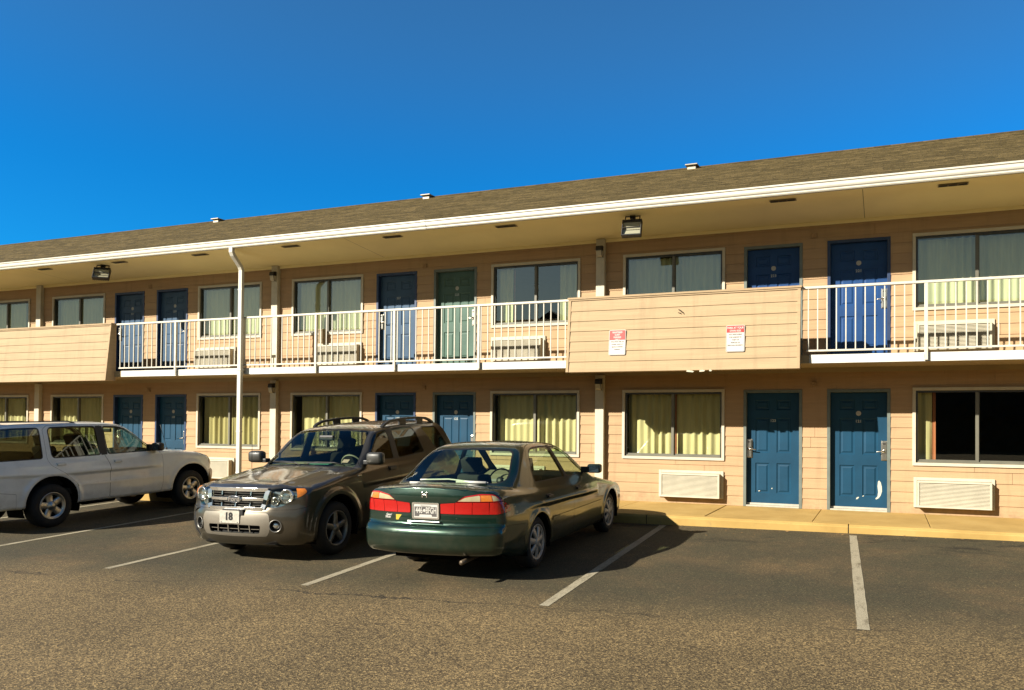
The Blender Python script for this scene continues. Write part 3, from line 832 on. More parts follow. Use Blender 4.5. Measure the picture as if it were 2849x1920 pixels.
# ---- wall sconces on the pilasters
def make_sconce():
    root = empty('wall_lamp')
    c_ = MB(); c_.prism([(-.10,.115),(-.10,.215),(-.19,.20),(-.205,.135),(-.205,.115)], 'x', -.062, .062); c_.build('hood', M_BLACK, root, bevel=.008)
    l_ = MB(); l_.prism([(-.1005,.113),(-.195,.113),(-.175,.02),(-.155,.0),(-.1005,.0)], 'x', -.056, .056); l_.build('lens', M_TRIM, root, bevel=.008)
    b_ = MB(); b_.prism([(-.196,.114),(-.205,.114),(-.182,.012),(-.16,-.008),(-.1005,-.008),(-.1005,-.001),(-.157,-.001),(-.176,.018)], 'x', .0565, .0645)
    b_.build('side_guard', M_BLACK, root)
    return root
sc0 = None
scl = [(0,4.585,'black hooded lamp high on the pilaster above the left end of the parapet'), (0,2.07,'black hooded lamp on the ground floor pilaster behind the green sedan'),
       (-L,4.585,'black hooded lamp high on the pilaster right of the downspout'), (-L,2.07,'black hooded lamp on the ground floor pilaster beside the downspout')]
for x, z, lb in scl:
    s0 = make_sconce() if sc0 is None else copy_tree(sc0)
    sc0 = sc0 or s0
    s0.location = (x, 0, z); tag(s0, lb, 'wall lamp', 'hooded lamps on the pilasters')

# ---- soffit floodlights
M_REFL = simple('flood_reflector', (.72,.69,.55), .35, var=.05)
M_FLENS = glass_mat('flood_lens', (.85,.85,.8), .10)
def make_flood():
    root = empty('floodlight')
    w_, h = .34, .31
    b_ = MB(); b_.box(-w_/2, w_/2, .0, .075, -h, -h+.022); b_.box(-w_/2, w_/2, 0, .075, -.04, 0); b_.box(-w_/2,-w_/2+.016,0,.075,-h+.0225,-.0405); b_.box(w_/2-.016,w_/2,0,.075,-h+.0225,-.0405)
    b_.box(-w_/2,w_/2,.0755,.10,-h,0); b_.box(-w_/2+.017,w_/2-.017,.002,.03,-h*.52,-h*.48)
    for k in range(7): b_.box(-w_/2+.02+k*.047,-w_/2+.03+k*.047,.1005,.135,-h+.02,-.02)
    hs = b_.build('housing', M_BLACK, root, bevel=.004)
    r_ = MB(); r_.add([(-w_/2+.016,.035,-h+.022),(w_/2-.016,.035,-h+.022),(w_/2-.016,.07,-h*.5),(-w_/2+.016,.07,-h*.5)],[(0,1,2,3)])
    r_.add([(-w_/2+.016,.07,-h*.5),(w_/2-.016,.07,-h*.5),(w_/2-.016,.035,-.04),(-w_/2+.016,.035,-.04)],[(0,1,2,3)])
    r_.build('reflector', M_REFL, root)
    g_ = MB(); g_.add([(-w_/2+.016,.012,-h+.022),(w_/2-.016,.012,-h+.022),(w_/2-.016,.012,-.04),(-w_/2+.016,.012,-.04)],[(0,1,2,3)])
    g_.build('lens', M_FLENS, root, fix=False)
    return root
def flood_mount(root, dz, dy=0.03):
    br_ = MB()
    br_.rect_tube([(-.125,.04,-.02),(-.125,.04,dz),(.125,.04,dz),(.125,.04,-.02)], .02, .014, side=(0,1,0))
    br_.box(-.045,.045,-.0,.08,dz-.045,dz+.012)
    br_.tube([(0,.04,dz-.04),(.03,.04,.03),(-.03,.05,.0)], .012, 6)
    br_.build('bracket', M_BLACK, root)
f1 = make_flood(); f1.location = (.97,-1.20,4.955); flood_mount(f1, .085); f1.rotation_euler = (R(-20),0,R(6))
tag(f1, 'square black floodlight under the eave above the long parapet, facing the lot', 'floodlight', 'floodlights under the eave')
f2 = copy_tree(f1); f2.location = (-11.82,-1.20,4.955); f2.rotation_euler = (R(-32),0,R(38))
tag(f2, 'black floodlight under the eave above the left parapet, turned to the right', 'floodlight', 'floodlights under the eave')

# splintered board ends hanging from the underside of the long parapet
for (x, w_, z, a) in ((2.02,.13,2.318,4),(2.22,.10,2.322,-7),(2.36,.05,2.326,3)):
    mb = MB(); mb.prism([(-w_/2,-.012),(w_/2-.02,-.016),(w_/2,.0),(w_/2-.03,.012),(-w_/2+.01,.016)], 'y', -.006, .012)
    o_ = mb.build('splintered_board', M_TRIM, motel); o_.location = (x,-1.288,z); o_.rotation_euler = (0,R(a),0)
# small electrical boxes above the doors
for (x, z, lb) in ((3.885,4.70,'small box on the upper wall between doors 223 and 221'), (3.885,2.15,'small box on the lower wall between doors 123 and 121'),
                   (-3.905,4.69,'small box on the upper wall left of the teal door'), (-3.905,2.15,'small box on the lower wall above the grey vehicle'), (-11.69,4.69,'small box on the upper wall near the left floodlight'), (-11.69,2.15,'small box on the lower wall above the white vehicle')):
    mb = MB(); mb.box(-.05,.05,-.03,-.0135,-.04,.045); mb.box(-.042,.042,-.045,-.0305,-.033,.038)
    o_ = mb.build('junction_box', M_SID, None, bevel=.004); o_.location = (x,0,z); tag(o_, lb, 'junction box', 'junction boxes between doors')

# ---- parking signs on the parapet
M_SIGN = simple('sign_white', (.74,.72,.66), .4, var=.05, scale=9)
M_RED = simple('sign_red', (.55,.035,.028), .4, var=.08, scale=9)
M_SGREY = simple('sign_text_grey', (.30,.24,.20), .6, var=0)
M_SEDGE = simple('sign_border', (.20,.10,.07), .5, var=0)
def rrect(w_, h, r_, n=5):
    pts = []
    for cx, cz, a0 in ((w_/2-r_,h/2-r_,0),(-w_/2+r_,h/2-r_,90),(-w_/2+r_,-h/2+r_,180),(w_/2-r_,-h/2+r_,270)):
        for k in range(n): a = R(a0+90*k/(n-1)); pts.append((cx+r_*math.cos(a), cz+r_*math.sin(a)))
    return pts
def sign(x, z, lab, split, heads, hs, bodies, bs):
    root = empty('parking_sign')
    w_, h = .302, .438
    mb = MB(); mb.prism(rrect(w_,h,.022), 'y', 0, .003); mb.build('plate', M_SIGN, root)
    mb = MB(); P = rrect(w_-.014,h-.014,.017); Q = rrect(w_-.022,h-.022,.013); n = len(P)
    mb.add([(p[0],-.0008,p[1]) for p in P]+[(p[0],-.0008,p[1]) for p in Q], [(i,(i+1)%n,n+(i+1)%n,n+i) for i in range(n)]); mb.build('border', M_SEDGE, root, fix=False)
    zs = h/2 - split*h
    P = [p for p in rrect(w_-.024,h-.024,.012) if p[1] > 0]
    P = [(w_/2-.012, zs)] + P + [(-w_/2+.012, zs)]
    mb = MB(); mb.add([(p[0],-.0014,p[1]) for p in P], [tuple(range(len(P)))]); mb.build('red_panel', M_RED, root, fix=False)
    for k, t in enumerate(heads): text_mesh('lettering', t, hs, M_SIGN, root, (0,-.002,h/2-.045-k*(hs*1.06)), (R(90),0,0), bold=.0012, sx=.82)
    for k, t in enumerate(bodies): text_mesh('lettering', t, bs, M_SGREY, root, (0,-.002,zs-.032-k*(bs*1.5)), (R(90),0,0), bold=.0004, sx=.84)
    z0 = 2.335; yy = -1.28-.016 + .125*(z-z0)/(3.66-z0)
    root.location = (x, yy-.008, z); root.rotation_euler = (R(-5.4),0,R(0)); tag(root, lab, 'sign', 'red and white parking signs on the parapet')
sign(.735, 2.835, 'red and white REGISTERED GUEST PARKING ONLY sign, left of the two on the parapet', .40, ['REGISTERED','GUEST','PARKING','ONLY'], .040,
     ['VIOLATORS WILL BE','TOWED AWAY AT','VEHICLE OWNERS','EXPENSE'], .030)
sign(2.755, 2.84, 'red and white PARK AT YOUR OWN RISK sign, right of the two on the parapet', .275, ['PARK AT YOUR','OWN RISK'], .046,
     ['NOT RESPONSIBLE','FOR DAMAGE OR','THEFT OF','VEHICLES OR','PERSONAL PROPERTY'], .030)
# broken hook and old screw holes on the parapet
M_RUST = simple('rusty_metal', (.05,.035,.025), .7, metal=.5, var=.3, scale=40)
hk = MB(); hk.tube([(-.02,-.0,.03),(.0,-.03,.02),(.03,-.035,0),(.05,-.03,-.03)], .008, 6); hk.tube([(-.03,0,-.02),(.02,-.02,-.035)], .006, 6)
ho = hk.build('broken_hook', M_RUST); ho.location = (1.82,-1.20,3.33); tag(ho, 'small broken metal hook on the middle parapet above and between the signs', 'hook')

# added leafy screen behind the camera, unseen; darkens reflections in the lower windows
M_SCREEN = simple('screen_leaves', (.035,.045,.018), .9, var=.5, scale=2)
hg = MB(); rh = random.Random(5); nx_, nz_ = 300, 12; vs_ = []
hh_ = [5.6+1.0*math.sin(i*.21)+.8*math.sin(i*.083+1)+rh.uniform(-.35,.35) for i in range(nx_+1)]
for j in range(nz_+1):
    for i in range(nx_+1):
        vs_.append((-100+.6*i, -50+rh.uniform(-.35,.35)-1.2*(j/nz_)**3, -1.2+(hh_[i]+1.2)*j/nz_+(rh.uniform(-.15,.15) if j else 0)))
hg.add(vs_, [(j*(nx_+1)+i, j*(nx_+1)+i+1, (j+1)*(nx_+1)+i+1, (j+1)*(nx_+1)+i) for j in range(nz_) for i in range(nx_)])
tag(hg.build('dark_screen', M_SCREEN, fix=False), 'added dark leafy screen behind the camera, unseen, keeping low window reflections dark', 'dark_screen', kind='stuff')
# ================================================================ surroundings behind the camera (seen only as reflections)
M_BROWN = simple('brown_board_wall', (.16,.11,.06), .8, var=.2)
hb = empty('gabled_house', (-16.5,-36,0)); tag(hb, 'brown gabled house standing across the parking lot behind the camera', 'house')
mb = MB(); g0 = -.6
mb.prism([(-5.5,g0),(5.5,g0),(5.5,5.6),(0,8.9),(-5.5,5.6)], 'y', -9, 0); mb.build('wall', M_BROWN, hb)
mb = MB(); mb.add([(-6.1,.4,5.25),(-6.1,-9.4,5.25),(0,-9.4,8.95),(0,.4,8.95),(-6.1,.4,5.43),(-6.1,-9.4,5.43),(0,-9.4,9.13),(0,.4,9.13)], [(0,1,2,3),(4,7,6,5),(0,3,7,4),(1,5,6,2),(0,4,5,1)])
mb.add([(6.1,.4,5.25),(6.1,-9.4,5.25),(0,-9.4,8.95),(0,.4,8.95),(6.1,.4,5.43),(6.1,-9.4,5.43),(0,-9.4,9.13),(0,.4,9.13)], [(3,2,1,0),(5,6,7,4),(4,7,3,0),(2,6,5,1),(1,5,4,0)])
mb.build('roof', M_SHING, hb, fix=False)
def wing(name, lab, x0,x1,y0,y1,h):
    o = empty(name); tag(o, lab, 'added wing')
    mb = lap_wall(0,1,0,1,.2,[]) if False else MB(); mb.box(x0,x1,y0,y1,-.8,h); mb.build('wall', M_BROWN, o)
    mb = MB(); cx = (x0+x1)/2
    mb.prism([(x0-1,h),(x1+1,h),(cx,h+1.8)], 'y', y0-1, y1+1) ; mb.build('roof', M_SHING, o); return o
wg = wing('added_wing', 'low brown wing added out of frame at right for reflections on the car sides', 22, 30, -40, -4, 3.0)  # unseen building added to give the car sides warm reflections
for k in range(8):
    y = -37+k*4.2
    mb = MB(); mb.box(21.93,21.99,y,y+.95,-.5,2.0); mb.build('door', M_DOOR_LOW, wg)
    mb = MB(); mb.box(21.93,21.99,y+1.4,y+3.0,.7,2.0); mb.build('window', M_BRONZE, wg)
# ================================================================ vehicle library
# A body is a smooth implicit hull meshed to an even skin, then panels, doors, lamps and glass are cut out of that skin.
def lerp(a, b, t): return a+(b-a)*t
def sst(x, a, b):
    t = np.clip((x-a)/(b-a), 0, 1); return t*t*(3-2*t)
def poly_sd(px, pz, poly):
    P = np.array(poly, float); d = np.full(px.shape, 1e9); ins = np.zeros(px.shape, bool)
    n = len(P)
    for i in range(n):
        a, b = P[i], P[(i+1)%n]; e = b-a
        t = np.clip(((px-a[0])*e[0]+(pz-a[1])*e[1])/max(e@e,1e-12), 0, 1)
        d = np.minimum(d, (px-a[0]-t*e[0])**2+(pz-a[1]-t*e[1])**2)
        c = ((a[1] > pz) != (b[1] > pz))
        with np.errstate(divide='ignore', invalid='ignore'):
            xi = a[0]+(pz-a[1])*e[0]/(e[1] if abs(e[1])>1e-12 else 1e-12)
        ins ^= c & (px < xi)
    d = np.sqrt(d); return np.where(ins, -d, d)
def smax(a, b, r):
    h = np.clip(.5-.5*(b-a)/r, 0, 1) if False else None
    m = np.maximum(a, b); k = np.maximum(r-np.abs(a-b), 0)/r
    return m + k*k*r*.25
def smin(a, b, r): return -smax(-a, -b, r)
def spline_poly(pts, n=6):
    """closed Catmull-Rom through pts; a point given with a third item 1 stays sharp"""
    P = [np.array(p[:2], float) for p in pts]; S = [len(p) > 2 and p[2] for p in pts]; m = len(P); out = []
    for i in range(m):
        p0, p1, p2, p3 = P[i-1], P[i], P[(i+1)%m], P[(i+2)%m]
        if S[i]: p0 = p1
        if S[(i+1)%m]: p3 = p2
        L1 = np.linalg.norm(p2-p1)
        def tang(a, b, c):
            la, lb = np.linalg.norm(b-a), np.linalg.norm(c-b)
            if la < 1e-9 or lb < 1e-9: return (c-a)/max(la+lb,1e-9)
            return ((b-a)/la*lb+(c-b)/lb*la)/(la+lb)
        t1, t2 = tang(p0,p1,p2)*L1, tang(p1,p2,p3)*L1
        for k in range(n):
            t = k/n; t_2, t_3 = t*t, t*t*t
            out.append((2*t_3-3*t_2+1)*p1+(t_3-2*t_2+t)*t1+(-2*t_3+3*t_2)*p2+(t_3-t_2)*t2)
    return out
def surface_net(f, lo, hi, h):
    nx, ny, nz = [int(round((hi[i]-lo[i])/h))+1 for i in range(3)]
    X = lo[0]+h*np.arange(nx); Y = lo[1]+h*np.arange(ny); Z = lo[2]+h*np.arange(nz)
    V = np.empty((nx,ny,nz), np.float64)
    for i in range(0, nx, 16):
        gx, gy, gz_ = np.meshgrid(X[i:i+16], Y, Z, indexing='ij'); V[i:i+16] = f(gx, gy, gz_)
    S = V < 0
    cnt = np.zeros((nx-1,ny-1,nz-1), int); acc = np.zeros((nx-1,ny-1,nz-1,3))
    corners = [(a,b,c) for a in (0,1) for b in (0,1) for c in (0,1)]
    for a in corners:
        for ax in range(3):
            if a[ax]: continue
            b = list(a); b[ax] = 1
            sl = lambda q: tuple(slice(q[i], q[i]+(nx-1,ny-1,nz-1)[i]) for i in range(3))
            va, vb = V[sl(a)], V[sl(b)]; m = (va < 0) != (vb < 0)
            t = np.where(m, va/np.where(m, va-vb, 1), 0)
            p = np.zeros(t.shape+(3,)); p[...] = a; p[...,ax] += t
            acc[m] += p[m]; cnt += m
    idx = -np.ones(cnt.shape, int); occ = cnt > 0; idx[occ] = np.arange(occ.sum())
    ijk = np.argwhere(occ); pts = np.array(lo)+h*(ijk+acc[occ]/cnt[occ][:,None])
    quads = []
    for ax in range(3):
        b1, b2 = (ax+1)%3, (ax+2)%3
        sh = [nx,ny,nz]; sl0 = [slice(1,-1)]*3; sl0[ax] = slice(0, sh[ax]-1)
        sl1 = list(sl0); sl1[ax] = slice(1, sh[ax])
        s0, s1 = S[tuple(sl0)], S[tuple(sl1)]
        base = np.argwhere(s0 != s1)
        if not len(base): continue
        flip = s0[tuple(base.T)]
        off = np.ones(3, int); off[ax] = 0; c = base+off
        def cell(d1, d2):
            q = c.copy(); q[:,b1] += d1; q[:,b2] += d2; return idx[q[:,0],q[:,1],q[:,2]]
        q = np.stack([cell(-1,-1), cell(0,-1), cell(0,0), cell(-1,0)], 1)
        q[~flip] = q[~flip][:, ::-1]
        quads.append(q)
    quads = np.concatenate(quads)
    quads = quads[(quads >= 0).all(1)]
    return pts, quads
def grad(f, P, e=.004):
    g = np.empty(P.shape)
    for i in range(3):
        d = np.zeros(3); d[i] = e; A, B = P+d, P-d
        g[:,i] = f(A[:,0],A[:,1],A[:,2])-f(B[:,0],B[:,1],B[:,2])
    n = np.linalg.norm(g, axis=1, keepdims=True)
    return g/np.maximum(n,1e-9), n/(2*e)
def offset_poly(poly, d):
    P = [Vector((p[0],p[1])) for p in poly]; n = len(P)
    area = sum(P[i].x*P[(i+1)%n].y-P[(i+1)%n].x*P[i].y for i in range(n)); s = 1 if area > 0 else -1
    out = []
    for i in range(n):
        e1 = (P[i]-P[i-1]).normalized(); e2 = (P[(i+1)%n]-P[i]).normalized()
        n1 = Vector((e1.y,-e1.x))*s; n2 = Vector((e2.y,-e2.x))*s; m = (n1+n2)
        m = m/max(.35, (1+n1.dot(n2)))
        out.append((P[i].x+m.x*d, P[i].y+m.y*d))
    return out
def round_poly(poly, r, n=3):
    out = []; m = len(poly)
    for i in range(m):
        a, b, c = Vector(poly[i-1][:2]), Vector(poly[i][:2]), Vector(poly[(i+1)%m][:2])
        rr = poly[i][2] if len(poly[i]) > 2 else r
        l1 = min(rr, (a-b).length*.45); l2 = min(rr, (c-b).length*.45)
        if rr < 1e-4: out.append(tuple(b)); continue
        p, q = b+(a-b).normalized()*l1, b+(c-b).normalized()*l2
        for k in range(n+1):
            t = k/n; v = p*(1-t)**2+b*2*t*(1-t)+q*t*t; out.append(tuple(v))
    return out
SIDE = ((1,0,0),(0,0,1)); TOP = ((1,0,0),(0,1,0)); FR = ((0,1,0),(0,0,1))
class Skin:
    def __init__(s, f, lo, hi, h):
        s.f = f
        pts, quads = surface_net(f, lo, hi, h)
        for _ in range(4):
            g, n = grad(f, pts); v = f(pts[:,0],pts[:,1],pts[:,2]); pts = pts - g*(v/np.maximum(n[:,0],.3))[:,None].clip(-h, h)
        me = bpy.data.meshes.new('skin'); me.from_pydata(pts.tolist(), [], quads.tolist())
        bm = s.bm = bmesh.new(); bm.from_mesh(me); bpy.data.meshes.remove(me)
        geom = bm.verts[:]+bm.edges[:]+bm.faces[:]
        bmesh.ops.bisect_plane(bm, geom=geom, plane_co=(0,0,0), plane_no=(0,1,0), dist=1e-4, clear_inner=True)
        s.cls = bm.faces.layers.int.new('cls'); s.names = {0: 'body'}; s.k = 0
    def centers(s):
        s.bm.faces.ensure_lookup_table()
        return np.array([f.calc_center_median()[:] for f in s.bm.faces])
    def faces_in(s, proj, poly, cond, m=.06):
        U, V = np.array(proj[0],float), np.array(proj[1],float)
        c = s.centers(); u, v = c@U, c@V
        P = np.array([p[:2] for p in poly]); lo, hi = P.min(0)-m, P.max(0)+m
        ok = (u > lo[0]) & (u < hi[0]) & (v > lo[1]) & (v < hi[1])
        if cond is not None:
            nrm = np.array([f.normal[:] for f in s.bm.faces]); ok &= cond(c, nrm)
        return [s.bm.faces[i] for i in np.nonzero(ok)[0]]
    def cut(s, proj, poly, cond):
        s.bm.normal_update()
        U, V = Vector(proj[0]), Vector(proj[1]); W = U.cross(V).normalized()
        n = len(poly); box = {}
        def addbox(f):
            us = [v.co.dot(U) for v in f.verts]; vs_ = [v.co.dot(V) for v in f.verts]; box[f] = (min(us), max(us), min(vs_), max(vs_))
        for f in s.faces_in(proj, poly, cond): addbox(f)
        # in-plane basis for solving u,v -> 3D
        Ui = U/U.length_squared; Vi = V/V.length_squared
        for i in range(n):
            a, b = poly[i], poly[(i+1)%n]
            if abs(a[0]-b[0])+abs(a[1]-b[1]) < 1e-5: continue
            pa, pb = Ui*a[0]+Vi*a[1], Ui*b[0]+Vi*b[1]
            no = (pb-pa).cross(W).normalized()
            lo = (min(a[0],b[0])-.004, min(a[1],b[1])-.004); hi = (max(a[0],b[0])+.004, max(a[1],b[1])+.004)
            fs = [f for f, q in box.items() if q[1] >= lo[0] and q[0] <= hi[0] and q[3] >= lo[1] and q[2] <= hi[1]]
            if not fs: continue
            es = {e for f in fs for e in f.edges}; vs_ = {v for f in fs for v in f.verts}
            r = bmesh.ops.bisect_plane(s.bm, geom=fs+list(es)+list(vs_), plane_co=pa, plane_no=no, dist=2e-5)
            new = set()
            for g_ in r['geom_cut']:
                if isinstance(g_, bmesh.types.BMVert): new.update(g_.link_faces)
            for f in fs:
                if not f.is_valid: box.pop(f, None)
            for f in new: addbox(f)
    def classify(s, proj, poly, cond, k, only=None):
        s.bm.normal_update()
        fs = s.faces_in(proj, poly, cond, .02)
        if not fs: return
        c = np.array([f.calc_center_median()[:] for f in fs]); u, v = c@np.array(proj[0],float), c@np.array(proj[1],float)
        ins = poly_sd(u, v, [p[:2] for p in poly]) < 0
        for f, i in zip(fs, ins):
            if i and (only is None or f[s.cls] in only): f[s.cls] = k
    def region(s, name, proj, poly, cond=None, gap=0., r=.02, only=None, bandname='seam', seg=3):
        """cut a closed outline into the skin; gap>0 leaves a band (a shut line or rubber) round it"""
        P = round_poly(poly, r, seg) if r else [p[:2] for p in poly]
        k = s.k = s.k+1; s.names[k] = name
        oi = [q for q in range(k)] if only is None else [i for i, n_ in s.names.items() if n_ in only]
        if gap:
            kb = s.k = s.k+1; s.names[kb] = bandname
            Po = offset_poly(P, gap)
            s.cut(proj, Po, cond); s.cut(proj, P, cond)
            s.classify(proj, Po, cond, kb, oi); s.classify(proj, P, cond, k, oi+[kb])
        else:
            s.cut(proj, P, cond); s.classify(proj, P, cond, k, oi)
        return k
    def take(s, names, root, mats, objname, offset=0., mirror='both', name_off=None, lining=None):
        """build an object from all skin faces of the given regions; mirror: 'both' one mesh, 'L','R' one side.
        mats: {region: material}"""
        bm = s.bm; vmap = {}; vs_, ns_, fs_, mi = [], [], [], []
        mlist = []
        for n_ in names:
            if mats[n_] not in mlist: mlist.append(mats[n_])
        ks = {k: n_ for k, n_ in s.names.items() if n_ in names}
        sel = [f for f in bm.faces if f[s.cls] in ks]
        if not sel: return None
        offs = name_off or {}
        for f in sel:
            n_ = ks[f[s.cls]]; o = offs.get(n_, offset); idx = []
            for v in f.verts:
                key = (v.index, o)
                if key not in vmap: vmap[key] = len(vs_); vs_.append((v.co[:], o))
                idx.append(vmap[key])
            fs_.append(idx); mi.append(mlist.index(mats[n_]))
        P = np.array([a for a, o in vs_]); O = np.array([o for a, o in vs_])
        g, _ = grad(s.f, P)
        P = P + g*O[:,None]
        if mirror != 'both': pass
        V_, N_, F_, M_ = [], [], [], []
        if mirror in ('both','L'):
            V_ += P.tolist(); N_ += g.tolist(); F_ += fs_; M_ += mi
        if mirror in ('both','R'):
            b = len(V_); V_ += (P*[1,-1,1]).tolist(); N_ += (g*[1,-1,1]).tolist(); F_ += [[b+i for i in f[::-1]] for f in fs_]; M_ += mi
        me = bpy.data.meshes.new(objname); me.from_pydata(V_, [], F_)
        for m in mlist: me.materials.append(m)
        me.polygons.foreach_set('material_index', M_); me.polygons.foreach_set('use_smooth', [True]*len(F_))
        me.update()
        me.normals_split_custom_set_from_vertices(N_)
        ob = bpy.data.objects.new(objname, me); C.objects.link(ob); ob.parent = root
        return ob
    def index(s):
        s.bm.verts.index_update(); s.bm.faces.index_update()
    def drop(s, names):
        ks = {k for k, n_ in s.names.items() if n_ in names}
        bmesh.ops.delete(s.bm, geom=[f for f in s.bm.faces if f[s.cls] in ks], context='FACES')
def smooth_profile(W):
    W = np.array(W); zz = np.linspace(0, 1.6, 321); v = np.interp(zz, W[:,0], W[:,1]); k = np.hanning(23); k /= k.sum()
    vp = np.pad(v, 11, mode='edge'); return zz, np.convolve(vp, k, mode='valid')
def ysurf(f, x, z, y0=1.05):
    ys_ = np.linspace(y0, .3, 600); v = f(np.full(600, x), ys_, np.full(600, z)); i = np.argmax(v < 0)
    return float(ys_[i]) if v[i] < 0 else .7
def xsurf(f, y, z, x0, x1):
    xs_ = np.linspace(x0, x1, 900); v = f(xs_, np.full(900, y), np.full(900, z)); i = np.argmax(v < 0); return float(xs_[i])
def zsurf(f, x, y, z0=2., z1=.3):
    zs_ = np.linspace(z0, z1, 900); v = f(np.full(900, x), np.full(900, y), zs_); i = np.argmax(v < 0); return float(zs_[i])

def paint(name, col, metal=.5, rough=.38, flake=.5, dirt=(.10,.08,.05), dirt_amt=.25):
    m, nt, out = new_mat(name)
    b = bsdf(nt, col, rough, metal, .5, 1., .025)
    v = objco(nt)
    n1 = noise(nt, 700, 2, .5, v)
    c = mixc(nt, flake*.35, col, ramp(nt, n1, [(.35, tuple(x*.4 for x in col)), (.65, tuple(min(1,x*1.7) for x in col))]))
    sep = nt.nodes.new('ShaderNodeSeparateXYZ'); nt.links.new(v, sep.inputs[0])
    low = nt.nodes.new('ShaderNodeMapRange'); nt.links.new(sep.outputs[2], low.inputs['Value']); low.inputs['From Min'].default_value = .65; low.inputs['From Max'].default_value = .22
    dn = mixc(nt, 1, low.outputs[0], ramp(nt, noise(nt, 5, 6, .7, v), [(.3,(.15,.15,.15)),(.7,(1,1,1))]), 'MULTIPLY')
    dm = mixc(nt, 1, dn, (dirt_amt,)*3, 'MULTIPLY')
    dust = ramp(nt, noise(nt, 2.5, 7, .72, v), [(.45,(0,0,0)),(.8,(.22,.22,.22))])
    dm = mixc(nt, 1, dm, dust, 'ADD')
    c = mixc(nt, dm, c, dirt)
    nt.links.new(c, b.inputs['Base Color'])
    cr = ramp(nt, noise(nt, 3, 6, .7, v), [(.3,(.02,.02,.02)),(.8,(.16,.16,.16))])
    nt.links.new(cr, b.inputs['Coat Roughness'])
    nt.links.new(b.outputs[0], out.inputs[0])
    return m
M_RUB = simple('tyre_rubber', (.018,.017,.015), .8, var=.3, scale=12, bmp=.2, bscale=120)
M_TRIMB = simple('black_trim', (.014,.014,.014), .5, var=.25, scale=14)
M_SEAM = simple('shut_line', (.002,.002,.002), .9, var=0, spec=0)
M_ALLOY = simple('alloy_wheel', (.50,.48,.43), .32, metal=.9, var=.12, scale=20)
M_ALLOYD = simple('dull_alloy_wheel', (.23,.22,.20), .40, metal=.8, var=.2, scale=20)
M_HUBCAP = simple('silver_hubcap', (.50,.49,.45), .38, metal=.35, var=.15, scale=16)
M_WELL = simple('wheel_well', (.006,.006,.006), .95, var=.2, spec=.1)
M_INT = simple('cabin_trim_grey', (.055,.055,.048), .8, var=.15)
M_INTB = simple('cabin_trim_beige', (.26,.23,.16), .8, var=.15)
M_SEATD = simple('seat_cloth_dark', (.030,.033,.034), .9, var=.2, scale=30)
M_CGL = glass_mat('car_glass', (.66,.76,.60), .05, grazing=.8)
M_CGLD = glass_mat('tinted_car_glass', (.22,.24,.18), .07)
M_WSGL = glass_mat('windscreen_glass', (.74,.84,.70), .035, grazing=.7)
M_LENS = glass_mat('clear_lamp_lens', (.92,.92,.86), .06)
M_HAZE = simple('hazed_lamp_plastic', (.52,.46,.27), .3, var=.15, scale=12, coat=.6)
M_LREF = simple('lamp_reflector', (.75,.75,.72), .15, metal=.9, var=.05)
M_AMBER = simple('amber_lamp', (.75,.23,.03), .25, var=.15, scale=40, coat=.6)
def redlamp():
    m, nt, out = new_mat('red_lamp'); b = bsdf(nt, (.40,.004,.004), .2, 0, .5, .7)
    v = objco(nt, (1, 1, 1)); w = N(nt, 'ShaderNodeTexWave'); w.inputs['Scale'].default_value = 28; w.bands_direction = 'Y'; nt.links.new(v, w.inputs['Vector'])
    nt.links.new(ramp(nt, w.outputs['Fac'], [(.1,(.20,.002,.002)),(.5,(.55,.006,.005)),(.85,(.85,.012,.010))]), b.inputs['Base Color'])
    nt.links.new(b.outputs[0], out.inputs[0]); return m
M_REDL = redlamp()

